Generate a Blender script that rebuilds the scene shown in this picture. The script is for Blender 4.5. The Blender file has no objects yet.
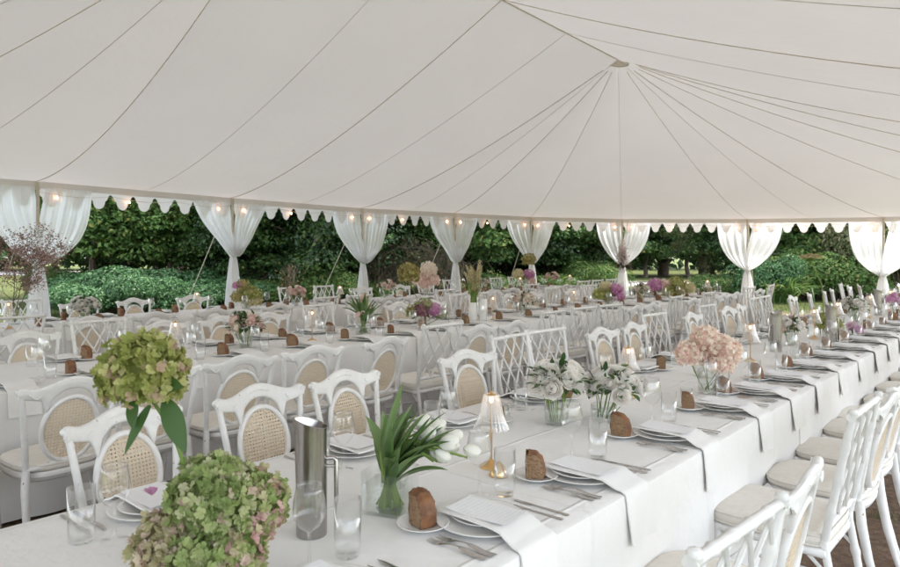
import bpy, math, random
from math import sin, cos, pi, sqrt, radians, atan2
from mathutils import Vector, Matrix

random.seed(7)
scene = bpy.context.scene
COL = scene.collection
V = Vector

# ---------------------------------------------------------------- frame of reference
# world X runs along the long tables (away from the camera), world Y across them, Z up.
F = 680.0; HX = 450.0; HY = 252.0; EYE = 1.55
FW = (0.75, 0.661); RT = (0.661, -0.75)
def cam_uv(k, Z):                      # ground point at depth Z and side ratio k
    return (RT[0]*k*Z + FW[0]*Z, RT[1]*k*Z + FW[1]*Z)
def lz(u, v):
    return (RT[0]*u + RT[1]*v, FW[0]*u + FW[1]*v)
def on_line(x, v):                     # the u at which the line of constant v is seen at column x
    k = (x-HX)/F
    Z = v/(FW[1]+RT[1]*k)
    return RT[0]*k*Z + FW[0]*Z
def in_view(u, v, m=0.08):
    l, z = lz(u, v)
    return z > 0.3 and abs(l/z) < 0.662+m

# ---------------------------------------------------------------- mesh builder
class MB:
    def __init__(s): s.v = []; s.f = []; s.m = []; s.uv = None
    def add(s, vs, fs, mat=0, M=None):
        o = len(s.v)
        if M is not None: vs = [M @ V(p) for p in vs]
        s.v += [tuple(p) for p in vs]
        s.f += [tuple(i+o for i in f) for f in fs]
        s.m += [mat]*len(fs)
    def rings(s, rings, closed=True, cap0=False, cap1=False, mat=0, M=None, loop=False):
        n = len(rings[0]); vs = [p for r in rings for p in r]; fs = []
        k = len(rings)
        for i in range(k if loop else k-1):
            a = i*n; b = ((i+1) % k)*n
            for j in range(n if closed else n-1):
                j2 = (j+1) % n
                fs.append((a+j, a+j2, b+j2, b+j))
        if cap0: fs.append(tuple(range(n))[::-1])
        if cap1: fs.append(tuple((k-1)*n+j for j in range(n)))
        s.add(vs, fs, mat, M)
    def tube(s, pts, r, n=8, mat=0, cap=True, M=None, flat=1.0, loop=False, up=None):
        pts = [V(p) for p in pts]; k = len(pts)
        rr = r if isinstance(r, (list, tuple)) else [r]*k
        rings = []; prev = None
        for i, p in enumerate(pts):
            if loop: t = pts[(i+1) % k]-pts[i-1]
            elif i == 0: t = pts[1]-p
            elif i == k-1: t = p-pts[i-1]
            else: t = pts[i+1]-pts[i-1]
            t.normalize()
            if prev is None:
                a = V(up) if up else (V((0, 0, 1)) if abs(t.z) < .9 else V((1, 0, 0)))
            else: a = prev
            a = (a - t*a.dot(t)).normalized(); prev = a; b = t.cross(a)
            rings.append([p + a*cos(2*pi*j/n)*rr[i] + b*sin(2*pi*j/n)*rr[i]*flat for j in range(n)])
        s.rings(rings, True, cap and not loop, cap and not loop, mat, M, loop)
    def lathe(s, prof, n=24, mat=0, M=None, cap0=False, cap1=False):
        s.rings([[V((r*cos(2*pi*j/n), r*sin(2*pi*j/n), z)) for j in range(n)] for r, z in prof], True, cap0, cap1, mat, M)
    def box(s, x0, x1, y0, y1, z0, z1, mat=0, M=None, b=0.0):
        if b <= 0:
            vs = [(x, y, z) for z in (z0, z1) for y in (y0, y1) for x in (x0, x1)]
            s.add(vs, [(0, 2, 3, 1), (4, 5, 7, 6), (0, 1, 5, 4), (1, 3, 7, 5), (3, 2, 6, 7), (2, 0, 4, 6)], mat, M)
        else:
            def ring(z, i):
                X0, X1, Y0, Y1 = x0+i, x1-i, y0+i, y1-i
                c = b*.7
                return [V(q) for q in ((X0+c, Y0, z), (X1-c, Y0, z), (X1, Y0+c, z), (X1, Y1-c, z), (X1-c, Y1, z), (X0+c, Y1, z), (X0, Y1-c, z), (X0, Y0+c, z))]
            s.rings([ring(z0, b), ring(z0+b, 0), ring(z1-b, 0), ring(z1, b)], True, True, True, mat, M)
    def grid(s, fn, nu, nv, mat=0, M=None):
        s.rings([[V(fn(i/nu, j/nv)) for j in range(nv+1)] for i in range(nu+1)], False, mat=mat, M=M)
    def build(s, name, mats, parent=None, smooth=True, loc=None, rz=None):
        me = bpy.data.meshes.new(name); me.from_pydata(s.v, [], s.f)
        mats = mats if isinstance(mats, (list, tuple)) else [mats]
        for m in mats: me.materials.append(m)
        if len(mats) > 1: me.polygons.foreach_set('material_index', s.m)
        if smooth: me.polygons.foreach_set('use_smooth', [True]*len(me.polygons))
        if smooth and smooth != 'all':
            try: me.set_sharp_from_angle(angle=radians(48))
            except Exception: pass
        me.update()
        o = bpy.data.objects.new(name, me); COL.objects.link(o)
        if parent: o.parent = parent
        if loc: o.location = loc
        if rz is not None: o.rotation_euler = (0, 0, rz)
        return o

def tag(o, label=None, cat=None, group=None, kind=None):
    if label: o['label'] = label
    if cat: o['category'] = cat
    if group: o['group'] = group
    if kind: o['kind'] = kind
    return o
def empty(name, loc=(0, 0, 0), rz=0.0):
    o = bpy.data.objects.new(name, None); COL.objects.link(o)
    o.location = loc; o.rotation_euler = (0, 0, rz); o.empty_display_size = .1
    return o
KIDS = {}
def kids(o):
    return [c for c in bpy.data.objects if c.parent == o]
def copy_tree(o, parent=None):
    key = o.name
    if key not in KIDS: KIDS[key] = kids(o)
    c = o.copy(); COL.objects.link(c)
    if parent: c.parent = parent
    for ch in KIDS[key]: copy_tree(ch, c)
    return c
class Proto:
    """first placement uses the built thing itself, later ones copy it with its parts"""
    def __init__(s, o): s.o = o; s.used = False
    def place(s, loc, rz=0, label=None, group=None, scale=None, rx=0, ry=0):
        if s.used: c = copy_tree(s.o)
        else:
            c = s.o; s.used = True
            copy_scan(s.o)
        c.location = loc; c.rotation_euler = (rx, ry, rz)
        c.scale = (scale,)*3 if isinstance(scale, (int, float)) else (scale or (1, 1, 1))
        if label: c['label'] = label
        if group: c['group'] = group
        return c
def copy_scan(o):
    KIDS[o.name] = kids(o)
    for c in KIDS[o.name]: copy_scan(c)
ORDS = 'first second third fourth fifth sixth seventh eighth ninth tenth eleventh twelfth thirteenth fourteenth fifteenth sixteenth seventeenth eighteenth nineteenth twentieth'.split()
def nth(i):
    return ORDS[i] if i < 20 else ('twenty-'+ORDS[i-20] if i < 29 else 'thirtieth')

# ---------------------------------------------------------------- materials
def newmat(name):
    m = bpy.data.materials.new(name); m.use_nodes = True
    nt = m.node_tree; nt.nodes.clear()
    out = nt.nodes.new('ShaderNodeOutputMaterial')
    return m, nt, out
def N(nt, t, **kw):
    n = nt.nodes.new(t)
    for k, v in kw.items():
        if k.startswith('in_'):
            key = k[3:]; key = int(key) if key.isdigit() else key.replace('_', ' ')
            n.inputs[key].default_value = v
        else: setattr(n, k, v)
    return n
def L(nt, a, b): nt.links.new(a, b)
def ramp(nt, fac, stops, interp='LINEAR'):
    r = N(nt, 'ShaderNodeValToRGB'); r.color_ramp.interpolation = interp
    e = r.color_ramp.elements
    while len(e) > 1: e.remove(e[-1])
    e[0].position = stops[0][0]; e[0].color = (*stops[0][1], 1)
    for p, c in stops[1:]:
        x = e.new(p); x.color = (*c, 1)
    if fac is not None: L(nt, fac, r.inputs[0])
    return r
def coords(nt, kind='Object', scale=1.0):
    tc = N(nt, 'ShaderNodeTexCoord'); mp = N(nt, 'ShaderNodeMapping')
    mp.inputs['Scale'].default_value = (scale,)*3 if not isinstance(scale, tuple) else scale
    L(nt, tc.outputs[kind], mp.inputs[0]); return mp.outputs[0]
def noise(nt, vec, scale, detail=4, rough=.55):
    n = N(nt, 'ShaderNodeTexNoise'); n.inputs['Scale'].default_value = scale
    n.inputs['Detail'].default_value = detail; n.inputs['Roughness'].default_value = rough
    if vec: L(nt, vec, n.inputs['Vector'])
    return n.outputs['Fac']
def bump(nt, h, strength, dist=.01, prev=None):
    b = N(nt, 'ShaderNodeBump'); b.inputs['Strength'].default_value = strength; b.inputs['Distance'].default_value = dist
    L(nt, h, b.inputs['Height'])
    if prev: L(nt, prev, b.inputs['Normal'])
    return b.outputs[0]
def surf(name, c1, c2=None, rough=.5, nscale=8, bs=.0, bscale=60, bdist=.002, metal=0, spec=.5, rnd=0.0, transl=0.0, sheen=0):
    m, nt, out = newmat(name)
    p = N(nt, 'ShaderNodeBsdfPrincipled'); p.inputs['Roughness'].default_value = rough
    p.inputs['Metallic'].default_value = metal; p.inputs['Specular IOR Level'].default_value = spec
    if sheen: p.inputs['Sheen Weight'].default_value = sheen
    vec = coords(nt)
    c2 = c2 or tuple(x*.88 for x in c1)
    r = ramp(nt, noise(nt, vec, nscale), [(.35, c2), (.65, c1)])
    colr = r.outputs[0]
    if rnd:
        oi = N(nt, 'ShaderNodeObjectInfo'); hs = N(nt, 'ShaderNodeHueSaturation')
        mr = N(nt, 'ShaderNodeMapRange'); mr.inputs['To Min'].default_value = 1-rnd; mr.inputs['To Max'].default_value = 1+rnd
        L(nt, oi.outputs['Random'], mr.inputs[0]); L(nt, mr.outputs[0], hs.inputs['Value']); L(nt, colr, hs.inputs['Color']); colr = hs.outputs[0]
    L(nt, colr, p.inputs['Base Color'])
    if bs: L(nt, bump(nt, noise(nt, vec, bscale, 5), bs, bdist), p.inputs['Normal'])
    if transl:
        t = N(nt, 'ShaderNodeBsdfTranslucent'); L(nt, colr, t.inputs[0]); mx = N(nt, 'ShaderNodeMixShader'); mx.inputs[0].default_value = transl
        L(nt, p.outputs[0], mx.inputs[1]); L(nt, t.outputs[0], mx.inputs[2]); L(nt, mx.outputs[0], out.inputs[0])
    else: L(nt, p.outputs[0], out.inputs[0])
    return m
def foliage(name, stops, transl=.3, rough=.5, patch=None, pscale=2.0, spec=.35):
    """colour per leaf/petal island from a ramp, optional real colour patches"""
    m, nt, out = newmat(name)
    g = N(nt, 'ShaderNodeNewGeometry'); f = g.outputs['Random Per Island']
    if patch:
        nz = noise(nt, coords(nt), pscale, 2); ma = N(nt, 'ShaderNodeMath', operation='MULTIPLY_ADD')
        L(nt, nz, ma.inputs[0]); ma.inputs[1].default_value = patch; L(nt, f, ma.inputs[2])
        mb = N(nt, 'ShaderNodeMath', operation='SUBTRACT'); L(nt, ma.outputs[0], mb.inputs[0]); mb.inputs[1].default_value = patch*.5
        mb.use_clamp = True; f = mb.outputs[0]
    r = ramp(nt, f, stops)
    p = N(nt, 'ShaderNodeBsdfPrincipled'); p.inputs['Roughness'].default_value = rough; p.inputs['Specular IOR Level'].default_value = spec
    L(nt, r.outputs[0], p.inputs['Base Color'])
    t = N(nt, 'ShaderNodeBsdfTranslucent'); L(nt, r.outputs[0], t.inputs[0])
    mx = N(nt, 'ShaderNodeMixShader'); mx.inputs[0].default_value = transl
    L(nt, p.outputs[0], mx.inputs[1]); L(nt, t.outputs[0], mx.inputs[2]); L(nt, mx.outputs[0], out.inputs[0])
    return m
def glassmat(name, tint=(.99, .993, .993), blend=.25, base=.04, rough=.03, haze=0.0):
    """thin clear glass wall: mostly transmits, reflects more towards the rim"""
    m, nt, out = newmat(name)
    tr = N(nt, 'ShaderNodeBsdfTransparent'); tr.inputs[0].default_value = (*tint, 1)
    gl = N(nt, 'ShaderNodeBsdfGlossy'); gl.inputs['Roughness'].default_value = rough; gl.inputs[0].default_value = (.95, .95, .95, 1)
    lw = N(nt, 'ShaderNodeLayerWeight'); lw.inputs[0].default_value = .5
    pw = N(nt, 'ShaderNodeMath', operation='POWER', in_1=2.3); L(nt, lw.outputs['Facing'], pw.inputs[0])
    mr = N(nt, 'ShaderNodeMapRange'); mr.inputs['To Min'].default_value = base; mr.inputs['To Max'].default_value = .85
    L(nt, pw.outputs[0], mr.inputs[0])
    mx = N(nt, 'ShaderNodeMixShader'); L(nt, mr.outputs[0], mx.inputs[0]); L(nt, tr.outputs[0], mx.inputs[1]); L(nt, gl.outputs[0], mx.inputs[2])
    last = mx.outputs[0]
    if haze:
        df = N(nt, 'ShaderNodeBsdfDiffuse'); df.inputs[0].default_value = (.9, .88, .85, 1)
        tl = N(nt, 'ShaderNodeBsdfTranslucent'); tl.inputs[0].default_value = (.9, .88, .85, 1)
        a = N(nt, 'ShaderNodeMixShader'); a.inputs[0].default_value = .5; L(nt, df.outputs[0], a.inputs[1]); L(nt, tl.outputs[0], a.inputs[2])
        b = N(nt, 'ShaderNodeMixShader'); b.inputs[0].default_value = haze; L(nt, last, b.inputs[1]); L(nt, a.outputs[0], b.inputs[2]); last = b.outputs[0]
    L(nt, last, out.inputs[0]); return m
def emit(name, col, s):
    m, nt, out = newmat(name); e = N(nt, 'ShaderNodeEmission'); e.inputs[0].default_value = (*col, 1); e.inputs[1].default_value = s
    L(nt, e.outputs[0], out.inputs[0]); return m

M = {}
def paint():
    m, nt, out = newmat('white_paint'); vec = coords(nt); p = N(nt, 'ShaderNodeBsdfPrincipled')
    r = ramp(nt, noise(nt, vec, 9, 5), [(.35, (.70, .69, .675)), (.65, (.80, .79, .775))])
    nk = ramp(nt, noise(nt, vec, 55, 2, .4), [(.735, (0, 0, 0)), (.75, (1, 1, 1))])
    gr = ramp(nt, noise(nt, vec, 26, 6, .7), [(.50, (0, 0, 0)), (.78, (.45, .45, .45))])
    m1 = N(nt, 'ShaderNodeMix', data_type='RGBA'); L(nt, gr.outputs[0], m1.inputs[0]); L(nt, r.outputs[0], m1.inputs[6]); m1.inputs[7].default_value = (.60, .585, .56, 1)
    m2 = N(nt, 'ShaderNodeMix', data_type='RGBA'); L(nt, nk.outputs[0], m2.inputs[0]); L(nt, m1.outputs[2], m2.inputs[6]); m2.inputs[7].default_value = (.36, .27, .19, 1)
    oi = N(nt, 'ShaderNodeObjectInfo'); hs = N(nt, 'ShaderNodeHueSaturation'); mr = N(nt, 'ShaderNodeMapRange'); mr.inputs['To Min'].default_value = .94; mr.inputs['To Max'].default_value = 1.04
    L(nt, oi.outputs['Random'], mr.inputs[0]); L(nt, mr.outputs[0], hs.inputs['Value']); L(nt, m2.outputs[2], hs.inputs['Color']); L(nt, hs.outputs[0], p.inputs['Base Color'])
    rr = ramp(nt, noise(nt, vec, 30, 4), [(.3, (.36,)*3), (.7, (.58,)*3)]); L(nt, rr.outputs[0], p.inputs['Roughness'])
    L(nt, bump(nt, noise(nt, coords(nt, scale=(1, 1, .25)), 120, 4), .4, .0025), p.inputs['Normal']); L(nt, p.outputs[0], out.inputs[0]); return m
M['paint'] = paint()
M['cushion'] = surf('cream_cushion', (.74, .70, .635), (.69, .645, .58), rough=.9, nscale=30, bs=.4, bscale=400, bdist=.001, sheen=.2, rnd=.05)
M['brass'] = surf('brass', (.72, .50, .24), (.60, .40, .18), rough=.28, nscale=20, metal=1)
M['ceramic'] = surf('ceramic', (.80, .79, .77), (.78, .77, .75), rough=.18, nscale=5)
M['steel'] = None
M['rope'] = surf('rope', (.62, .56, .46), (.48, .42, .34), rough=.9, nscale=60)
M['webbing'] = surf('seam_webbing', (.80, .75, .68), (.76, .70, .63), rough=.9, nscale=10, transl=.3)
M['hairseam'] = surf('stitched_seam', (.74, .71, .67), (.72, .69, .65), rough=.9, nscale=10, transl=.3)
M['pole'] = surf('pole_wood', (.64, .58, .49), (.54, .48, .39), rough=.6, nscale=12)
M['glass'] = glassmat('clear_glass', base=.048)
M['vaseglass'] = glassmat('vase_glass', tint=(.972, .984, .978), base=.05)
M['shade'] = glassmat('fluted_glass', tint=(.95, .94, .93), base=.08, rough=.12, haze=.26)
M['water'] = glassmat('water', tint=(.985, .992, .982), base=.012)
M['bulb'] = emit('warm_filament', (1.0, .52, .26), 1.6)
M['festoon'] = emit('warm_bulb', (1.0, .46, .24), 7.0)
M['stem'] = foliage('green_stem', [(0, (.16, .26, .05)), (1, (.26, .36, .10))], .2)
M['bark'] = surf('bark', (.16, .12, .085), (.08, .06, .045), rough=.95, nscale=6, bs=.8, bscale=14, bdist=.03)
M['palebark'] = surf('pale_bark', (.34, .30, .24), (.22, .19, .15), rough=.95, nscale=6, bs=.6, bscale=14, bdist=.02)
M['twig'] = surf('dry_twig', (.17, .13, .095), (.09, .07, .05), rough=.95, nscale=5)
M['wax'] = surf('ivory_wax', (.85, .82, .74), (.8, .77, .7), rough=.5)
M['redcap'] = surf('stake_paint', (.35, .06, .04), (.25, .05, .03), rough=.6)

# linen for the tablecloths: weave, soft rumples and pressed fold lines (relief only)
def linen():
    m, nt, out = newmat('white_linen')
    p = N(nt, 'ShaderNodeBsdfPrincipled'); p.inputs['Roughness'].default_value = .85; p.inputs['Specular IOR Level'].default_value = .25
    vec = coords(nt)
    r = ramp(nt, noise(nt, vec, 3), [(.35, (.77, .76, .745)), (.65, (.80, .79, .775))]); L(nt, r.outputs[0], p.inputs['Base Color'])
    sx = N(nt, 'ShaderNodeSeparateXYZ'); L(nt, vec, sx.inputs[0])
    def crease(sock, pitch, w):
        a = N(nt, 'ShaderNodeMath', operation='PINGPONG'); L(nt, sock, a.inputs[0]); a.inputs[1].default_value = pitch
        b = N(nt, 'ShaderNodeMapRange', interpolation_type='SMOOTHSTEP'); b.inputs['From Max'].default_value = w
        b.inputs['To Min'].default_value = 1; b.inputs['To Max'].default_value = 0
        L(nt, a.outputs[0], b.inputs[0]); return b.outputs[0]
    ad = N(nt, 'ShaderNodeMath', operation='ADD'); L(nt, crease(sx.outputs[0], .46, .012), ad.inputs[0]); L(nt, crease(sx.outputs[1], .28, .012), ad.inputs[1])
    n1 = bump(nt, noise(nt, vec, 4.5, 5, .58), .55, .03)
    n2 = bump(nt, ad.outputs[0], .7, .005, n1)
    n3 = bump(nt, noise(nt, vec, 260, 2), .12, .001, n2)
    L(nt, n3, p.inputs['Normal']); L(nt, p.outputs[0], out.inputs[0]); return m
M['linen'] = linen()
M['napkin'] = surf('napkin_linen', (.80, .79, .775), (.77, .76, .745), rough=.9, nscale=9, bs=.35, bscale=300, bdist=.001)
def sheet(name, col, transl, transp=0.0, bscale=2.0, weave=True):
    m, nt, out = newmat(name); vec = coords(nt)
    r = ramp(nt, noise(nt, vec, .8, 3), [(.3, tuple(c*.965 for c in col)), (.7, col)])
    d = N(nt, 'ShaderNodeBsdfDiffuse'); t = N(nt, 'ShaderNodeBsdfTranslucent')
    L(nt, r.outputs[0], d.inputs[0]); L(nt, r.outputs[0], t.inputs[0])
    b = bump(nt, noise(nt, vec, bscale, 4, .5), .35, .05)
    b = bump(nt, noise(nt, coords(nt, scale=(9, 9, 1.5)), 1.0, 4, .6), .22, .012, b)
    L(nt, b, d.inputs['Normal'])
    mx = N(nt, 'ShaderNodeMixShader'); mx.inputs[0].default_value = transl
    L(nt, d.outputs[0], mx.inputs[1]); L(nt, t.outputs[0], mx.inputs[2]); last = mx.outputs[0]
    if transp:
        tr = N(nt, 'ShaderNodeBsdfTransparent'); m2 = N(nt, 'ShaderNodeMixShader'); m2.inputs[0].default_value = transp
        L(nt, last, m2.inputs[1]); L(nt, tr.outputs[0], m2.inputs[2]); last = m2.outputs[0]
    L(nt, last, out.inputs[0]); return m
M['canvas'] = sheet('tent_canvas', (.70, .670, .648), .090, bscale=1.2)
M['band'] = sheet('eave_band', (.76, .72, .68), .15, bscale=6)
M['valance'] = sheet('valance_canvas', (.80, .77, .74), .35, bscale=5)
M['voile'] = sheet('voile', (.90, .90, .90), .5, .06, bscale=5)

def steel():
    m, nt, out = newmat('brushed_steel')
    p = N(nt, 'ShaderNodeBsdfPrincipled'); p.inputs['Metallic'].default_value = 1; p.inputs['Base Color'].default_value = (.42, .40, .385, 1)
    vec = coords(nt, scale=(1, 1, 60)); nz = noise(nt, vec, 12, 3)
    r = ramp(nt, nz, [(.3, (.25,)*3), (.7, (.26,)*3)]); L(nt, r.outputs[0], p.inputs['Roughness'])
    L(nt, p.outputs[0], out.inputs[0]); return m
M['steel'] = steel()
M['cutlery'] = surf('cutlery_steel', (.55, .53, .51), (.50, .48, .46), rough=.22, metal=1)

def cane():
    """woven cane: a lattice with open holes"""
    m, nt, out = newmat('woven_cane'); vec = coords(nt)
    sx = N(nt, 'ShaderNodeSeparateXYZ'); L(nt, vec, sx.inputs[0])
    P = .0155
    def pp(s):
        a = N(nt, 'ShaderNodeMath', operation='PINGPONG'); L(nt, s, a.inputs[0]); a.inputs[1].default_value = P/2
        b = N(nt, 'ShaderNodeMath', operation='SUBTRACT'); L(nt, a.outputs[0], b.inputs[0]); b.inputs[1].default_value = 0
        return b.outputs[0]
    a = pp(sx.outputs[0]); b = pp(sx.outputs[2])
    a2 = N(nt, 'ShaderNodeMath', operation='POWER', in_1=2.0); L(nt, a, a2.inputs[0])
    b2 = N(nt, 'ShaderNodeMath', operation='POWER', in_1=2.0); L(nt, b, b2.inputs[0])
    sm = N(nt, 'ShaderNodeMath', operation='ADD'); L(nt, a2.outputs[0], sm.inputs[0]); L(nt, b2.outputs[0], sm.inputs[1])
    hole = N(nt, 'ShaderNodeMath', operation='LESS_THAN', in_1=(.0034)**2); L(nt, sm.outputs[0], hole.inputs[0])
    p = N(nt, 'ShaderNodeBsdfPrincipled'); p.inputs['Roughness'].default_value = .6
    r = ramp(nt, noise(nt, vec, 90, 3), [(.3, (.62, .50, .36)), (.7, (.76, .65, .50))]); L(nt, r.outputs[0], p.inputs['Base Color'])
    L(nt, bump(nt, sm.outputs[0], .5, 8.0), p.inputs['Normal'])
    tl = N(nt, 'ShaderNodeBsdfTranslucent'); L(nt, r.outputs[0], tl.inputs[0])
    m1 = N(nt, 'ShaderNodeMixShader'); m1.inputs[0].default_value = .2; L(nt, p.outputs[0], m1.inputs[1]); L(nt, tl.outputs[0], m1.inputs[2])
    tr = N(nt, 'ShaderNodeBsdfTransparent'); mx = N(nt, 'ShaderNodeMixShader')
    L(nt, hole.outputs[0], mx.inputs[0]); L(nt, m1.outputs[0], mx.inputs[1]); L(nt, tr.outputs[0], mx.inputs[2])
    L(nt, mx.outputs[0], out.inputs[0]); return m
M['cane'] = cane()
def crumb():
    m, nt, out = newmat('bread_crumb'); vec = coords(nt)
    p = N(nt, 'ShaderNodeBsdfPrincipled'); p.inputs['Roughness'].default_value = .9
    vo = N(nt, 'ShaderNodeTexVoronoi'); vo.inputs['Scale'].default_value = 105; L(nt, vec, vo.inputs['Vector'])
    nz = noise(nt, vec, 40, 3)
    ad = N(nt, 'ShaderNodeMath', operation='MULTIPLY_ADD', in_1=.6, in_2=0.0); L(nt, nz, ad.inputs[0]); L(nt, vo.outputs['Distance'], ad.inputs[2])
    r = ramp(nt, ad.outputs[0], [(.28, (.075, .04, .024)), (.42, (.18, .105, .058)), (.8, (.28, .175, .10))]); L(nt, r.outputs[0], p.inputs['Base Color'])
    L(nt, bump(nt, ad.outputs[0], .9, .006), p.inputs['Normal']); L(nt, p.outputs[0], out.inputs[0]); return m
M['crumb'] = crumb()
M['crust'] = surf('bread_crust', (.24, .105, .042), (.11, .045, .02), rough=.65, nscale=28, bs=.8, bscale=45, bdist=.004)
def menu_mat():
    """paper with rows of pale grey type too small to read"""
    m, nt, out = newmat('menu_paper'); vec = coords(nt); sx = N(nt, 'ShaderNodeSeparateXYZ'); L(nt, vec, sx.inputs[0])
    p = N(nt, 'ShaderNodeBsdfPrincipled'); p.inputs['Roughness'].default_value = .7
    a = N(nt, 'ShaderNodeMath', operation='PINGPONG', in_1=.0075); L(nt, sx.outputs[0], a.inputs[0])
    ln = N(nt, 'ShaderNodeMath', operation='LESS_THAN', in_1=.0016); L(nt, a.outputs[0], ln.inputs[0])
    w = N(nt, 'ShaderNodeMath', operation='ABSOLUTE'); L(nt, sx.outputs[1], w.inputs[0])
    nz = noise(nt, coords(nt, scale=(300, 30, 1)), 1, 1)
    lw = N(nt, 'ShaderNodeMath', operation='LESS_THAN', in_1=.055); L(nt, w.outputs[0], lw.inputs[0])
    nn = N(nt, 'ShaderNodeMath', operation='GREATER_THAN', in_1=.45); L(nt, nz, nn.inputs[0])
    m1 = N(nt, 'ShaderNodeMath', operation='MULTIPLY'); L(nt, ln.outputs[0], m1.inputs[0]); L(nt, lw.outputs[0], m1.inputs[1])
    m2 = N(nt, 'ShaderNodeMath', operation='MULTIPLY'); L(nt, m1.outputs[0], m2.inputs[0]); L(nt, nn.outputs[0], m2.inputs[1])
    r = ramp(nt, m2.outputs[0], [(0, (.80, .80, .81)), (1, (.70, .70, .715))]); L(nt, r.outputs[0], p.inputs['Base Color']); L(nt, p.outputs[0], out.inputs[0]); return m
M['menu'] = menu_mat()

G = {}
G['hyd_green'] = foliage('hydrangea_green', [(0, (.17, .24, .07)), (.4, (.30, .37, .14)), (.75, (.44, .48, .23)), (.92, (.56, .55, .36)), (1, (.56, .37, .34))], .3, patch=.5, pscale=16)
G['hyd_olive'] = foliage('hydrangea_lime', [(0, (.22, .26, .06)), (.5, (.40, .42, .13)), (.9, (.56, .55, .25)), (1, (.50, .36, .26))], .3, patch=.4, pscale=14)
G['hyd_pink'] = foliage('hydrangea_blush', [(0, (.22, .31, .09)), (.45, (.40, .45, .19)), (.68, (.54, .48, .30)), (.86, (.60, .34, .34)), (1, (.64, .50, .42))], .3, patch=.8, pscale=13)
G['hyd_tan'] = foliage('hydrangea_faded', [(0, (.24, .24, .10)), (.4, (.46, .41, .24)), (.75, (.62, .53, .40)), (1, (.52, .34, .28))], .3, patch=.6, pscale=15)
G['cream'] = foliage('petal_cream', [(0, (.88, .80, .68)), (.5, (.91, .85, .78)), (1, (.90, .78, .72))], .5, patch=.3, pscale=10)
G['blushball'] = foliage('petal_blush', [(0, (.92, .85, .74)), (.55, (.91, .81, .73)), (.8, (.86, .60, .56)), (1, (.89, .78, .68))], .45, patch=.7, pscale=9)
G['white'] = foliage('petal_white', [(0, (.91, .87, .82)), (.5, (.92, .91, .88)), (1, (.91, .84, .81))], .55)
G['pink'] = foliage('petal_pink', [(0, (.84, .58, .52)), (.5, (.86, .70, .64)), (1, (.89, .80, .73))], .45)
G['tulip'] = foliage('petal_tulip', [(0, (.84, .84, .76)), (1, (.88, .86, .82))], .35)
G['orchid'] = foliage('petal_orchid', [(0, (.62, .28, .50)), (.5, (.72, .42, .62)), (1, (.50, .18, .36))], .35)
G['plum'] = foliage('petal_plum', [(0, (.22, .09, .14)), (.5, (.36, .17, .22)), (1, (.30, .20, .16))], .3)
G['spike'] = foliage('petal_spike', [(0, (.56, .54, .26)), (.5, (.72, .66, .44)), (1, (.78, .62, .48))], .35)
G['dry'] = foliage('dried_head', [(0, (.26, .22, .07)), (.5, (.42, .38, .14)), (1, (.50, .42, .20))], .2)
G['smoke'] = foliage('smoke_plume', [(0, (.26, .15, .13)), (.5, (.38, .24, .21)), (1, (.46, .34, .29))], .3)
G['drywhite'] = foliage('dried_pale', [(0, (.58, .50, .46)), (.5, (.70, .62, .60)), (1, (.52, .42, .44))], .3)
G['leaf'] = foliage('leaf_green', [(0, (.030, .075, .020)), (.6, (.06, .125, .032)), (1, (.10, .17, .05))], .18, rough=.4)
G['tulipleaf'] = foliage('leaf_tulip', [(0, (.09, .165, .055)), (.6, (.15, .25, .085)), (1, (.24, .35, .15))], .3, rough=.42)

T = {}
T['dark'] = foliage('leaves_dark', [(0, (0.014, 0.032, 0.010)), (.5, (0.023, 0.053, 0.015)), (1, (0.041, 0.079, 0.024))], .25, rough=.45)
T['mid'] = foliage('leaves_mid', [(0, (0.035, 0.084, 0.019)), (.5, (0.060, 0.129, 0.030)), (.93, (0.109, 0.178, 0.050)), (1, (0.237, 0.228, 0.060))], .35, rough=.5)
T['bright'] = foliage('leaves_bright', [(0, (0.060, 0.129, 0.027)), (.5, (0.099, 0.188, 0.045)), (.9, (0.168, 0.247, 0.069)), (1, (0.336, 0.307, 0.088))], .4, rough=.5)
T['olive'] = foliage('leaves_olive', [(0, (0.080, 0.109, 0.039)), (.5, (0.149, 0.178, 0.069)), (.85, (0.217, 0.237, 0.109)), (1, (0.336, 0.297, 0.159))], .35, rough=.55)
T['blue'] = foliage('leaves_bluegreen', [(0, (0.030, 0.084, 0.030)), (.5, (0.054, 0.134, 0.045)), (1, (0.109, 0.198, 0.075))], .25, rough=.42)
T['brown'] = foliage('leaves_rust', [(0, (0.092, 0.046, 0.023)), (.5, (0.158, 0.092, 0.046)), (1, (0.119, 0.112, 0.040))], .3, rough=.6)
T['grass'] = foliage('grass_blades', [(0, (.055, .085, .022)), (.6, (.10, .135, .038)), (1, (.20, .20, .08))], .3, rough=.6)
T['blossom'] = foliage('cream_blossom', [(0, (.30, .24, .13)), (1, (.40, .34, .22))], .3)

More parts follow.
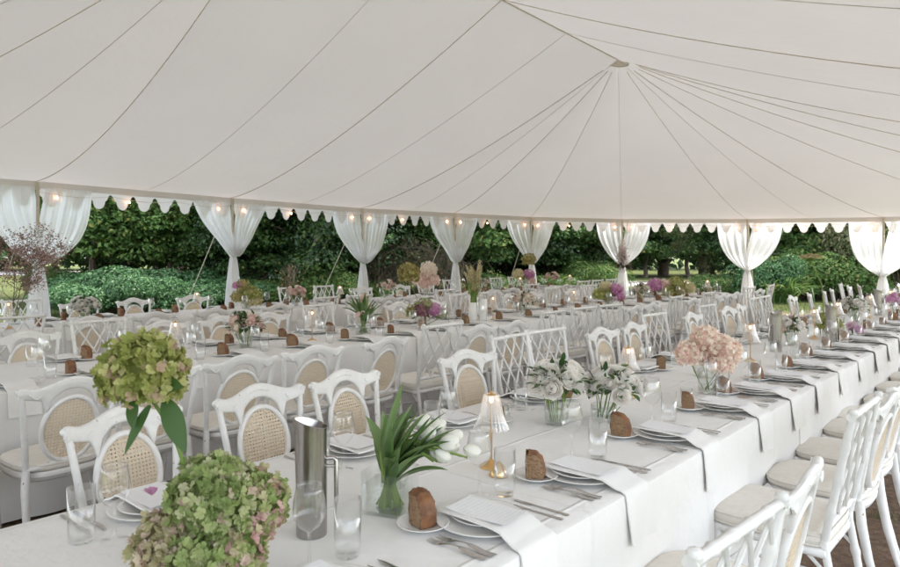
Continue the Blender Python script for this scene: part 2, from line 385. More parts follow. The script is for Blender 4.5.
# ================================================================ GROUND
def ground_mat():
    m, nt, out = newmat('lawn_and_worn_earth')
    p = N(nt, 'ShaderNodeBsdfPrincipled'); p.inputs['Roughness'].default_value = .95; p.inputs['Specular IOR Level'].default_value = .15
    vec = coords(nt)
    grass = ramp(nt, noise(nt, vec, 9, 8, .7), [(.3, (.055, .072, .022)), (.5, (.095, .115, .036)), (.72, (.165, .170, .065))])
    earth = ramp(nt, noise(nt, vec, 22, 9, .75), [(.3, (.12, .078, .054)), (.52, (.28, .185, .125)), (.75, (.42, .31, .23))])
    # worn area under the tent, an ellipse with ragged edge
    mp = N(nt, 'ShaderNodeMapping'); tc = N(nt, 'ShaderNodeTexCoord'); L(nt, tc.outputs['Object'], mp.inputs[0])
    mp.inputs['Location'].default_value = (-6.6/13.2, -4.9/7.0, 0); mp.inputs['Scale'].default_value = (1/13.2, 1/7.0, 0)
    ln = N(nt, 'ShaderNodeVectorMath', operation='LENGTH'); L(nt, mp.outputs[0], ln.inputs[0])
    a = N(nt, 'ShaderNodeMath', operation='MULTIPLY_ADD', in_1=.5); L(nt, noise(nt, vec, 1.1, 5, .65), a.inputs[0]); L(nt, ln.outputs['Value'], a.inputs[2])
    mr = N(nt, 'ShaderNodeMapRange'); mr.inputs['From Min'].default_value = 1.08; mr.inputs['From Max'].default_value = 1.22; L(nt, a.outputs[0], mr.inputs[0])
    pt = N(nt, 'ShaderNodeMapRange'); pt.inputs['From Min'].default_value = .60; pt.inputs['From Max'].default_value = .66; pt.inputs['To Max'].default_value = .7; L(nt, noise(nt, vec, 3.2, 6, .7), pt.inputs[0])
    mxx = N(nt, 'ShaderNodeMath', operation='MAXIMUM'); L(nt, mr.outputs[0], mxx.inputs[0]); L(nt, pt.outputs[0], mxx.inputs[1])
    mc = N(nt, 'ShaderNodeMix', data_type='RGBA'); L(nt, mxx.outputs[0], mc.inputs[0]); L(nt, earth.outputs[0], mc.inputs[6]); L(nt, grass.outputs[0], mc.inputs[7])
    L(nt, mc.outputs[2], p.inputs['Base Color'])
    L(nt, bump(nt, noise(nt, vec, 45, 8, .75), 1.0, .05), p.inputs['Normal']); L(nt, p.outputs[0], out.inputs[0]); return m
b = MB()
NG = 60
def gfn(a, c):
    x = -150+320*a; y = -150+320*c
    return (x, y, 0)
b.grid(gfn, NG, NG)
g = b.build('ground', ground_mat(), smooth=False); tag(g, kind='structure')
# gravel drive beyond the lawn, fading behind the trees
def gravel():
    m, nt, out = newmat('pale_gravel'); p = N(nt, 'ShaderNodeBsdfPrincipled'); p.inputs['Roughness'].default_value = .95; vec = coords(nt)
    r = ramp(nt, noise(nt, vec, 14, 8, .7), [(.3, (.44, .40, .36)), (.7, (.62, .58, .54))]); L(nt, r.outputs[0], p.inputs['Base Color'])
    L(nt, bump(nt, noise(nt, vec, 60, 4), .6, .02), p.inputs['Normal']); L(nt, p.outputs[0], out.inputs[0]); return m
pts = [cam_uv(-1.0, 50), cam_uv(-.62, 51), cam_uv(-.3, 43), cam_uv(0, 39.5), cam_uv(.27, 33.5), cam_uv(.5, 33), cam_uv(1.0, 33)]
b = MB(); rows = []
for i, (u, v) in enumerate(pts):
    a = pts[max(i-1, 0)]; c = pts[min(i+1, len(pts)-1)]
    d = V((c[0]-a[0], c[1]-a[1], 0)).normalized(); n = V((-d.y, d.x, 0))
    w = 2.6 if i != 1 else 4.5
    rows.append([V((u, v, .004))-n*w, V((u, v, .012)), V((u, v, .004))+n*w])
b.rings(rows, False)
tag(b.build('gravel_path', gravel()), kind='structure')

# ================================================================ MARQUEE
poles_px = [(-6.10, 10.0, 2.59), (-4.11, 12.7, 2.56), (-2.01, 15.2, 2.53), (.075, 17, 2.525), (2.14, 18.2, 2.49), (4.70, 18.6, 2.45), (7.71, 17.6, 2.40), (9.98, 15.6, 2.35)]
E = [(RT[0]*l+FW[0]*z, RT[1]*l+FW[1]*z, h) for l, z, h in poles_px]
TIE = [1.36, 1.47, 1.30, 1.30, 1.26, 1.19, 1.07, 1.0]
A_ = (9.7, 5.05, 4.56); R1_ = (6.7, 5.05, 4.66); B_ = (3.47, 5.0, 4.72)
AP = [B_, R1_, A_, A_, A_, A_, A_, A_]
E += [(17.06, .4, 2.33), (15.0, -1.0, 2.36), (12.6, -1.55, 2.4), (9.9, -1.7, 2.43), (6.7, -1.7, 2.5), (3.47, -1.7, 2.55),
      (.5, -1.4, 2.55), (-2.0, -.3, 2.55), (-3.9, 1.7, 2.55), (-4.8, 4.6, 2.55), (-4.0, 7.6, 2.55), (-2.2, 9.8, 2.55), (.5, 10.9, 2.58)]
AP += [A_, A_, A_, A_, R1_, B_, B_, B_, B_, B_, B_, B_, B_]
NP = len(E)
SAGS = [1.75, 1.45, 1.38] + [1.36]*8 + [1.4]*20
def roof_pt(i, s, t):
    j = (i+1) % NP
    R = V(AP[i]).lerp(V(AP[j]), t); e = V(E[i]).lerp(V(E[j]), t)
    p = R.lerp(e, s); p.z = e.z+(R.z-e.z)*(1-s)**(SAGS[i]*(1-t)+(SAGS[j] if j else 1.75)*t) + .05*4*t*(1-t)*sin(pi*s)
    return p
tent = empty('marquee', (0, 0, 0)); tag(tent, 'large cream sailcloth marquee with scalloped edge over all the tables', 'marquee')
b = MB()
for i in range(NP):
    b.rings([[roof_pt(i, s/24, t/10) for t in range(11)] for s in range(25)], False)
b.build('roof_canopy', M['canvas'], tent, 'all')
for i in range(NP):
    b = MB(); b.tube([roof_pt(i, s/24, 0)-V((0, 0, .004)) for s in range(1 if AP[i] == A_ else 0, 25)], .0085 if i < 8 else .006, 6, flat=.35, up=(0, 0, 1)); b.build('roof_seam', M['webbing'], tent)
b = MB()
for i in (0, 1, 2, 6, 11, 12, 13, 19, 20):
    b.tube([roof_pt(i, s/24, .5)-V((0, 0, .001)) for s in range(0, 25)], .004, 4)
b.build('stitched_seam', M['hairseam'], tent)
b = MB(); rp = []
for i in range(13):
    t = i/12; p = V(A_).lerp(V(R1_), t*2) if t < .5 else V(R1_).lerp(V(B_), t*2-1); rp.append(p-V((0, 0, .012)))
b.tube(rp, .011, 6); b.build('ridge_rope', M['webbing'], tent)
b = MB(); rows = []
for k, s in enumerate((0.0, .010, .021)):
    row = []
    for i in range(2, 12):
        row.append(roof_pt(i, s, 0)-V((0, 0, .014)))
    rows.append(row)
b.rings(rows, False); b.tube([p for p in rows[-1]], .009, 6); b.build('peak_collar', M['webbing'], tent)
# eave band + scalloped valance
b = MB(); c = MB()
CX, CY = 6.8, 4.9
for i in range(NP):
    e0 = V(E[i]); e1 = V(E[(i+1) % NP]); d = e1-e0; Ln = d.length; d.normalize()
    n = V((-d.y, d.x, 0)).normalized()
    if n.dot(V((CX, CY, 0))-e0) < 0: n = -n      # inward
    k = max(1, round(Ln/.36)); sub = 22
    top = []; bot = []; mid = []
    for q in range(k*sub+1):
        s = q/(k*sub); f = (q % sub)/sub; dd = abs(f-.5)
        if q == k*sub: dd = .5
        if dd < .27: z = .225+.130*sqrt(max(0, 1-(dd/.27)**2))
        elif dd < .36: z = .212+.014*(1-(dd-.27)/.09)
        else: z = .212-.090*sqrt(max(0, 1-((.5-dd)/.14)**2))
        p = e0.lerp(e1, s); w = .012*sin(q/sub*pi*1.3+i*2)+.006*sin(q/sub*pi*3.1)
        top.append(p+V((0, 0, -.0))); mid.append(p-V((0, 0, z*.5))+n*w*.4); bot.append(p-V((0, 0, z))+n*w)
    c.rings([top, mid, bot], False)
    r0 = []; r1 = []; r2 = []
    for q in range(17):
        p = e0.lerp(e1, q/16); w = .004*sin(q*1.7+i)
        r0.append(p+n*.010+V((0, 0, .006))); r1.append(p+n*(.016+w)-V((0, 0, .055))); r2.append(p+n*(.012+w)-V((0, 0, .105+.003*sin(q))))
    b.rings([r0, r1, r2], False)
b.build('eave_band', M['band'], tent, 'all'); c.build('scalloped_valance', M['valance'], tent, 'all')
inward = []
for i in range(NP):
    a = V(E[i-1]); c_ = V(E[(i+1) % NP]); d = (c_-a).normalized(); n = V((-d.y, d.x, 0)).normalized()
    if n.dot(V((CX, CY, 0))-V(E[i])) < 0: n = -n
    inward.append((d, n))
for i in range(NP):
    if i > 7 and i < NP-0 and not (i in (8,)): pass
    d, n = inward[i]; p = V(E[i])+n*.085
    b = MB(); b.tube([(p.x, p.y, -.05), (p.x, p.y, E[i][2]-.02)], [.026, .024], 10)
    b.tube([(p.x, p.y, E[i][2]-.12), (p.x, p.y, E[i][2]-.09)], .032, 10)
    b.build('tent_pole', M['pole'], tent)

# drapes, guy ropes at the poles in view
rng = random.Random(3)
def drape(i, label):
    e = V(E[i]); d, n = inward[i]
    # right of the camera should be + side
    if d.x*RT[0]+d.y*RT[1] < 0: d = -d
    base = e+n*.06; top = e.z-.085; tie = TIE[i]
    o = empty('drape', (base.x, base.y, 0)); tag(o, label, 'curtain', 'swagged voile drapes at the tent poles')
    W = .74
    for sgn in (-1, 1):
        b = MB(); nu, nt_ = 72, 30
        ph = rng.uniform(0, 6); fr = [rng.uniform(.7, 1.3) for _ in range(4)]
        inn0 = .035 if sgn < 0 else .15
        wv = W*rng.uniform(.86, 1.04); pw, pq = [(2.3, .78), (1.15, .95), (1.8, .80), (1.5, .90), (1.4, .90), (1.8, .85), (2.3, .88), (2.3, .85)][i]; pw *= rng.uniform(.88, 1.14)
        def fn(a, t):
            z = top+(tie-top)*t
            wo = wv*(max(0, 1-t**pw))**pq+.045
            wi = (inn0*max(0, 1-t/.62)-.012)
            x = wi+(wo-wi)*a
            z -= (0.14*(1-t)*t*4*(a-.2))*.35
            comp = wv/max(wo-wi, .06)
            amp = .012+.010*min(comp, 5)
            y = amp*(sin(a*34*fr[0]+ph)+.6*sin(a*19*fr[1]+ph*2)+.4*sin(a*61*fr[2]))*(.35+.65*t)
            y += -.02*(1-t)+.085*max(0, min(1, (t-.25)/.4))**1.5
            p = d*(sgn*x)+n*y
            return (p.x, p.y, z)
        b.grid(lambda t, a: fn(a, t), nt_, nu)
        b.build('drape_panel', M['voile'], o, 'all')
    b = MB(); rows = []; K = 72
    for r in range(15):
        t = r/14; z = tie*(1-t)+.005
        hw = .052+.10*t**.7+.02*sin(t*3); hd = .045+.05*t
        row = []
        for q in range(K):
            a = 2*pi*q/K; m_ = 1+.16*sin(a*9+t*.9)+.10*sin(a*15-t)+.05*sin(a*23+2)
            p = d*(cos(a)*hw*m_)+n*(sin(a)*hd*m_+.045)
            row.append(V((p.x, p.y, z)))
        rows.append(row)
    b.rings(rows); b.build('drape_tail', M['voile'], o, 'all')
    b = MB(); b.tube([d*(cos(2*pi*q/16)*.064)+n*(sin(2*pi*q/16)*.060+.05)+V((0, 0, tie)) for q in range(16)], .011, 6, loop=True)
    b.build('tie_band', M['napkin'], o)
names = ['leftmost drape, behind the reddish smoke bush branch', 'second drape from the left, above the low green shrubs', 'third drape from the left, left of the brown bramble tangle',
         'fourth drape from the left, right beside the tall flower spikes', 'fifth drape from the left, between two cream guy ropes', 'sixth drape from the left, with a dried bouquet at its tie',
         'seventh drape from the left, left of the tall dried flower head', 'rightmost drape, at the right edge beside cream blossom']
for i in range(8): drape(i, 'white swagged '+names[i])
# dried bouquet at the sixth drape added later
grope = ['farthest left', 'second from left', 'third from left', 'fourth from left', 'fifth from left', 'sixth from left', 'seventh from left', 'rightmost']
for i in range(8):
    e = V(E[i]); d, n = inward[i]; a = e-n*.02+V((0, 0, -.02)); g_ = e-n*1.9; g_.z = 0
    b = MB(); b.tube([a.lerp(g_, k/8)-V((0, 0, .05*sin(pi*k/8))) for k in range(9)], .0075, 6)
    o = b.build('guy_rope', M['rope']); tag(o, 'cream guy rope, %s, from the tent eave down to a stake' % grope[i], 'guy rope', 'guy ropes outside the marquee')
    s = MB(); s.tube([(g_.x, g_.y, -.1), (g_.x+n.x*-.04, g_.y-n.y*.04, .13)], [.012, .012], 6); s.build('stake', M['redcap'], o)

# festoon bulbs
b = MB(); cable = []
fest = empty('light_string', (0, 0, 0)); tag(fest, 'string of small warm bulbs along the tent eave', 'string lights')
rb = random.Random(11); bulbs = []
for i in list(range(7)):
    e0 = V(E[i]); e1 = V(E[i+1]); d, n = inward[i]; nn = (inward[i][1]+inward[i+1][1]).normalized()
    for q in range(12):
        t = q/12; p = e0.lerp(e1, t)+nn*.05; p.z -= .15+.05*sin(pi*((t*3) % 1)); cable.append(p)
        if q in (1, 5, 11): bulbs.append(p-V((0, 0, .035)))
b.tube(cable, .0035, 5); b.build('cable', M['pole'], fest)
bm = None
for p in bulbs:
    if bm is None:
        s = MB(); s.lathe([(.002, .018), (.006, .015), (.007, .009), (.011, .001), (.0125, -.006), (.009, -.014), (.002, -.018)], 12)
        bm = s.build('bulb', M['festoon'], fest, 'all'); o = bm
    else:
        o = bm.copy(); COL.objects.link(o); o.parent = fest
    o.location = p

# ================================================================ CHAIRS
def make_oval():
    root = empty('dining_chair'); tag(root, 'white oval chair', 'chair', 'white chairs along the banquet tables')
    P = M['paint']
    def by(x, z):                       # the back leans away and wraps round the sitter
        return -.205-(z-.45)*.20+.45*x*x
    # crest rail: closed sections along x
    b = MB(); rings = []; n = 66
    for i in range(n+1):
        x = -.242+.484*i/n; ax = abs(x)
        zt = .872+.048*math.exp(-(ax/.115)**2.2)+.016*math.exp(-((ax-.228)/.030)**2)
        if ax < .098: zb = .856-.052*(ax/.098)**2.4
        elif ax < .122: zb = .804-.062*sin((ax-.098)/.024*pi/2)
        elif ax < .150: zb = .742+.070*sin((ax-.122)/.028*pi/2)
        else: zb = .812+.018*((ax-.150)/.09)
        zb = min(zb, zt-.018); th = .0135+.0025*math.exp(-((ax-.222)/.03)**2)
        zc = (zt+zb)/2; hz = (zt-zb)/2; ring = []
        for j in range(14):
            a = 2*pi*j/14; cz = math.copysign(abs(sin(a))**.6, sin(a)); cy = math.copysign(abs(cos(a))**.6, cos(a))
            z = zc+hz*cz
            ring.append(V((x, by(x, z)+th*cy, z)))
        rings.append(ring)
    b.rings(rings, True, True, True)
    for s in (-1, 1):                   # scrolled ends and the low carving on the crest
        b.tube([(s*.239, by(.236, .865)-.017, .866), (s*.239, by(.236, .865)+.017, .866)], .014, 12)
    for s in (-1, 1):                   # shallow carved swag on both faces
        for sy in (-1, 1):
            b.tube([(s*(.205-.07*k/8), by(.16, .85)+sy*.0125, .838+.012*cos(k/8*pi*2)) for k in range(9)], [.003, .005, .006, .005, .004, .005, .006, .004, .002], 6)
            b.tube([(s*(.065-.065*k/6), by(.04, .88)+sy*.0125, .880+.014*(k/6)) for k in range(7)], [.002, .004, .005, .005, .005, .005, .004], 6)
    b.build('crest_rail', P, root)
    for s in (-1, 1):
        b = MB(); pts = []; rr = []
        for k in range(9):
            z = .44+(.85-.44)*k/8; x = .188+.042*(k/8)**1.3; pts.append((s*x, by(x, z), z)); rr.append(.0165-.002*k/8)
        b.tube(pts, rr, 8, up=(1, 0, 0)); b.build('back_post', P, root)
        b = MB(); pts = [(s*.192, -.203, .46), (s*.198, -.212, .36), (s*.200, -.238, .22), (s*.198, -.272, .10), (s*.196, -.305, .0)]
        b.tube(pts, [.019, .0205, .018, .014, .0115], 8); b.build('leg', P, root)
        b = MB(); pts = [(s*.195, .165, .44), (s*.212, .192, .40), (s*.218, .202, .33), (s*.208, .190, .22), (s*.196, .176, .10), (s*.196, .186, .03), (s*.198, .196, .0)]
        b.tube(pts, [.020, .026, .025, .018, .013, .012, .014], 10); b.build('leg', P, root)
    # oval ring
    b = MB(); rings = []; K = 40; rx, rz, zc = .134, .166, .645
    for i in range(K):
        a = 2*pi*i/K; cx, cz = cos(a), sin(a); ring = []
        for j in range(10):
            q = 2*pi*j/10; o_ = .0125*cos(q); w = .0135*sin(q)
            x = (rx+o_)*cx; z = zc+(rz+o_)*cz; ring.append(V((x, by(x, z)+w, z)))
        rings.append(ring)
    b.rings(rings, True, loop=True); b.build('back_ring', P, root)
    b = MB(); rings = []
    for k in range(9):
        f = k/8; rings.append([V((rx*f*cos(2*pi*i/32), by(rx*f*cos(2*pi*i/32), zc+rz*f*sin(2*pi*i/32))+.008*(1-f*f), zc+rz*f*sin(2*pi*i/32))) for i in range(32)])
    b.rings(rings); b.build('cane_panel', M['cane'], root, 'all')
    # low back rail joining ring to posts, shaped
    b = MB(); b.tube([(x, by(x, .475)+.0, .475+.012*cos(x*20)) for x in [-.19+.38*k/12 for k in range(13)]], .0125, 8); b.build('lower_rail', P, root)
    def seat_ring(z, off, fy=0):
        r = []
        for j in range(40):
            a = 2*pi*j/40; c, s_ = cos(a), sin(a)
            x = math.copysign(abs(c)**.62, c); y = math.copysign(abs(s_)**.62, s_)
            wx = (.222+off)*(1-.09*(1-y)/2)
            r.append(V((x*wx, -.005+y*(.218+off)+fy, z)))
        return r
    b = MB(); b.rings([seat_ring(.392, -.018), seat_ring(.400, -.008), seat_ring(.412, -.006), seat_ring(.416, 0), seat_ring(.434, .002), seat_ring(.442, -.004)], True, True, True); b.build('seat_frame', P, root)
    b = MB(); rs = [seat_ring(.443, -.010), seat_ring(.447, .000), seat_ring(.462, .006), seat_ring(.476, .000), seat_ring(.485, -.018), seat_ring(.490, -.05), seat_ring(.493, -.10)]
    b.rings(rs, True, True, True); b.tube(seat_ring(.474, .004), .0035, 5, loop=True); b.build('seat', M['cushion'], root, 'all')
    b = MB()
    for s in (-1, 1):
        b.tube([(s*.205, .185, .25), (s*.200, -.02, .235), (s*.199, -.235, .245)], .008, 6)
    b.tube([(-.201, -.02, .235), (.201, -.02, .235)], .008, 6)
    return root
def make_lattice():
    root = empty('dining_chair'); tag(root, 'white lattice chair', 'chair', 'white chairs along the banquet tables')
    P = M['paint']; TOP = .965
    def by(z): return -.205-(z-.45)*.20
    def bamboo(b, p0, p1, r, knots=3):
        p0, p1 = V(p0), V(p1); pts = []; rr = []
        m = knots*6
        for k in range(m+1):
            f = k/m; q = (f*knots) % 1; dd = min(q, 1-q)
            pts.append(p0.lerp(p1, f)); rr.append(r*(1+.28*math.exp(-(dd/.05)**2)))
        b.tube(pts, rr, 8)
    for s in (-1, 1):
        b = MB(); bamboo(b, (s*.192, by(.44), .44), (s*.222, by(TOP), TOP), .0145, 4)
        b.lathe([(.015, -.008), (.017, 0), (.013, .010), (.002, .014)], 10, M=Matrix.Translation((s*.222, by(TOP), TOP))); b.build('back_post', P, root)
        b = MB(); bamboo(b, (s*.190, -.285, 0), (s*.192, by(.44), .46), .0155, 3); b.build('leg', P, root)
        b = MB(); bamboo(b, (s*.196, .205, 0), (s*.196, .190, .43), .0165, 3); b.build('leg', P, root)
    b = MB(); bamboo(b, (-.236, by(.948), .948), (.236, by(.948), .948), .0135, 5); b.build('top_rail', P, root)
    b = MB(); bamboo(b, (-.198, by(.520), .520), (.198, by(.520), .520), .012, 4); b.build('lower_rail', P, root)
    # lattice inside the back frame
    b = MB(); z0, z1 = .520, .948; W0, W1 = .190, .214
    def clip(c, sg):                    # line x = c + sg*(z-z0)*slope, clipped to the frame
        sl = .62; pts = []
        for k in range(121):
            z = z0+(z1-z0)*k/120; x = c+sg*(z-z0)*sl; w = W0+(W1-W0)*(z-z0)/(z1-z0)
            if abs(x) <= w: pts.append((x, z))
        return pts
    for sg in (-1, 1):
        for k in range(-5, 6):
            q = clip(k*.118+.059, sg)
            if len(q) > 6:
                (xa, za), (xb, zb) = q[0], q[-1]
                b.tube([(xa, by(za)+sg*.004, za), (xb, by(zb)+sg*.004, zb)], .0068, 6)
    b.build('lattice', P, root)
    b = MB(); b.box(-.212, .212, -.215, .222, .395, .432, b=.008); b.build('seat_frame', P, root)
    def sr(z, off):
        r = []
        for j in range(44):
            a = 2*pi*j/44; c, s_ = cos(a), sin(a)
            r.append(V((math.copysign(abs(c)**.28, c)*(.218+off), .006+math.copysign(abs(s_)**.28, s_)*(.216+off), z)))
        return r
    b = MB(); b.rings([sr(.433, -.008), sr(.438, .003), sr(.466, .006), sr(.480, 0), sr(.487, -.016), sr(.491, -.05), sr(.493, -.1)], True, True, True)
    b.tube(sr(.478, .004), .0035, 5, loop=True); b.tube(sr(.440, .005), .0035, 5, loop=True)
    b.build('seat', M['cushion'], root, 'all')
    b = MB()
    for s in (-1, 1):
        bamboo(b, (s*.195, .198, .17), (s*.191, -.262, .17), .009, 3)
        b.tube([(s*.196, .19, .33), (s*.192, .12, .395)], .008, 6); b.tube([(s*.192, -.22, .33), (s*.192, -.15, .395)], .008, 6)
        b.tube([(s*.190, .2, .33), (s*.13, .2, .395)], .008, 6)
    bamboo(b, (-.195, .198, .22), (.195, .198, .22), .009, 3); bamboo(b, (-.19, -.262, .22), (.19, -.262, .22), .009, 3)
    b.build('stretcher', P, root)
    return root
OV = Proto(make_oval()); LA = Proto(make_lattice())

TABLES = {'front': (1.06, 2.26, -1.2, 16.2), 'middle': (4.46, 5.60, -.6, 13.6), 'back': (7.86, 8.92, .6, 14.2)}
def fill(lst, end, step, pat):
    i = 0
    while lst[-1][0]+step <= end:
        lst.append((round(lst[-1][0]+step, 2), pat[i % len(pat)])); i += 1
    return lst
C = {}
C['front', 'camera'] = fill([(.92, 'o'), (1.55, 'd'), (2.2, 'o'), (3.05, 'd'), (3.62, 'o'), (4.17, 'o'), (4.75, 'o'), (5.2, 'd'), (5.85, 'o')], 15.8, .6, 'oododdoo')
C['front', 'far'] = fill([(.55, 'o'), (1.25, 'o'), (1.87, 'o'), (2.37, 'o'), (3.32, 'o'), (3.92, 'd'), (4.37, 'd'), (5.13, 'o'), (5.72, 'o'), (6.22, 'd'), (7.05, 'o'), (7.6, 'd'), (8.15, 'o'), (8.62, 'o'), (9.2, 'd'), (9.67, 'd'), (10.8, 'o'), (11.75, 'o'), (12.65, 'o')], 15.8, .7, 'odo')
C['middle', 'camera'] = [(.78, 'd'), (1.32, 'o'), (1.80, 'o'), (2.34, 'o'), (2.88, 'o'), (3.52, 'o'), (4.13, 'd'), (4.67, 'o'), (5.15, 'o'), (5.79, 'd'), (6.42, 'd'), (7.0, 'd'), (7.6, 'o'), (8.15, 'o'), (8.75, 'd'), (9.4, 'o'), (10.0, 'd'), (10.6, 'o'), (11.2, 'o'), (11.8, 'd'), (12.4, 'o'), (12.95, 'd')]
C['middle', 'far'] = [(1.3, 'o'), (1.86, 'o'), (2.42, 'd'), (3.0, 'o'), (3.55, 'o'), (4.12, 'o'), (4.78, 'd'), (5.4, 'o'), (6.05, 'o'), (6.62, 'o'), (7.25, 'd'), (7.85, 'd'), (8.4, 'o'), (9.0, 'o'), (9.6, 'd'), (10.2, 'o'), (10.8, 'd'), (11.4, 'd'), (12.0, 'd'), (12.6, 'd')]
C['back', 'camera'] = [(2.07, 'd'), (2.7, 'o'), (3.33, 'o'), (4.03, 'o'), (4.9, 'o'), (5.6, 'd'), (6.2, 'd'), (6.8, 'o'), (7.4, 'o'), (8.0, 'd'), (8.6, 'o'), (9.2, 'o'), (9.8, 'o'), (10.4, 'd'), (11.0, 'o'), (11.6, 'o'), (12.2, 'd'), (12.8, 'd'), (13.4, 'd')]
C['back', 'far'] = [(2.82, 'd'), (3.46, 'o'), (4.18, 'o'), (5.0, 'o'), (5.9, 'o'), (6.76, 'd'), (7.5, 'd'), (8.4, 'o'), (9.3, 'o'), (10.05, 'o'), (10.8, 'd'), (11.6, 'd'), (12.4, 'd'), (13.1, 'd')]
rc = random.Random(5)
TN = {'front': 'front', 'middle': 'middle', 'back': 'back'}
for (tb, sd), lst in C.items():
    v0, v1, _, _ = TABLES[tb]; k = 0
    for (u, kind) in lst:
        near = sd == 'camera'
        v = (v0-.24) if near else (v1+.29)
        if tb == 'front' and near: v = v0-.215
        if tb == 'middle' and near: v = 4.05
        if tb == 'back' and near: v = 7.45
        if not in_view(u, v, .12): continue
        rz = (0 if near else pi)+rc.gauss(0, .035 if tb == 'front' and near else .06)
        jx, jy = rc.gauss(0, .012), rc.gauss(0, .018)
        if tb == 'front' and u > 10 and not near: rz += .12
        desc = 'oval cane-back' if kind == 'o' else 'lattice-back'
        lab = 'white %s chair, %s seat from the near end, %s side of %s table' % (desc, nth(k), 'camera' if near else 'woodland', tb)
        (OV if kind == 'o' else LA).place((u+jx, v+(-abs(jy) if near else abs(jy)), 0), rz, lab, 'white chairs along the %s table' % tb); k += 1
LA.place((13.15, 5.95, 0), radians(131-90+180+50), 'white lattice-back chair standing alone past the far end of the middle table', 'white chairs along the middle table')

# ================================================================ TABLECLOTHS
def cloth(u0, u1, v0, v1, h, over, seed):
    """one draped cloth: flat top, rolled edge, softly folded drop on both long sides"""
    r = random.Random(seed); b = MB(); nu = max(24, int((u1-u0)*26)); prof = []
    R = .012
    side = [(0, 0)]
    ph = [r.uniform(0, 6) for _ in range(4)]
    W = v1-v0
    def row(u):
        pts = []
        e = min(u-u0, u1-u)
        def drop(sgn, v, t):             # t 0..1 down the side
            am = .001+.018*t**1.2
            w = am*(sin(u*8.5+ph[0])+.6*sin(u*15+ph[1]+t)+.35*sin(u*3.1+ph[2]))+.018*t
            return v+sgn*(w+R)
        for t in (1, .85, .7, .55, .4, .27, .16, .08, .03):
            pts.append((u, drop(-1, v0, t), h-R-t*(h-R-.02)))
        pts.append((u, v0-R*.75, h-R*.4)); pts.append((u, v0, h))
        for q in range(1, 14):
            v = v0+W*q/14; pts.append((u, v, h+.0018*sin(u*7+q+ph[3])))
        pts.append((u, v1, h)); pts.append((u, v1+R*.75, h-R*.4))
        for t in (.03, .08, .16, .27, .4, .55, .7, .85, 1):
            pts.append((u, drop(1, v1, t), h-R-t*(h-R-.02)))
        return [V(p) for p in pts]
    rows = []
    for i in range(nu+1):
        rows.append(row(u0+(u1-u0)*i/nu))
    b.rings(rows, False, True, True)
    return b
def tabletop(o, u0, u1, v0, v1):
    pass
TL = {'front': ['nearest', 'second', 'third', 'fourth', 'fifth', 'sixth', 'seventh', 'eighth', 'ninth', 'farthest'], }
joints = {'front': [-1.3, .45, 2.34, 4.2, 6.05, 7.9, 9.75, 11.6, 13.45, 15.9], 'middle': [-.4, 1.4, 3.25, 5.1, 6.95, 8.8, 10.65, 13.3], 'back': [.8, 2.65, 4.5, 6.35, 8.2, 10.05, 11.9, 13.9]}
for tb, js in joints.items():
    v0, v1, _, _ = TABLES[tb]
    for i in range(len(js)-1):
        d = .0028*(i % 2)
        b = cloth(js[i]-(.10 if i % 2 else 0), js[i+1]+(.10 if i % 2 else 0), v0-d*1.5, v1+d*1.5, .75+d, 0, i*7+len(tb))
        which = 'nearest' if i == 0 else ('farthest' if i == len(js)-2 else nth(i)+' from the camera')
        o = b.build('tablecloth', M['linen']); tag(o, 'white linen cloth over the %s length, %s table' % (which, tb), 'tablecloth', 'white cloths over the banquet tables')
HT = .7545

# ================================================================ TABLEWARE
def lathe_obj(name, prof, n, mat, parent=None, smooth='all'):
    b = MB(); b.lathe(prof, n); return b.build(name, mat, parent, smooth)
def mk_plate(r, name, label, cat):
    o = lathe_obj(name, [(.001, .004), (r*.60, .004), (r*.66, .007), (r*.95, .015), (r, .0175), (r*1.0, .0195), (r*.94, .018), (r*.66, .010), (r*.58, .0075), (.001, .0072)], 40, M['ceramic'])
    b = MB(); return tag(o, label, cat)
plate = Proto(mk_plate(.138, 'dinner_plate', 'p', 'plate')); plate2 = Proto(mk_plate(.105, 'entree_plate', 'p', 'plate')); bplate = Proto(mk_plate(.078, 'bread_plate', 'p', 'plate'))
def mk_wine():
    o = lathe_obj('wine_glass', [(.036, 0), (.0355, .0015), (.012, .004), (.0045, .012), (.0038, .05), (.0042, .088), (.010, .094), (.026, .106), (.038, .125), (.042, .145), (.040, .17), (.035, .195), (.0325, .210), (.0318, .210), (.034, .195), (.039, .17), (.041, .145)], 24, M['glass'])
    return tag(o, 'w', 'glass')
def mk_high():
    o = lathe_obj('highball_glass', [(.001, .001), (.030, 0), (.033, .004), (.0345, .03), (.036, .150), (.0350, .150), (.0335, .03), (.031, .012), (.001, .011)], 24, M['glass'])
    return tag(o, 'h', 'glass')
wine = Proto(mk_wine()); high = Proto(mk_high())
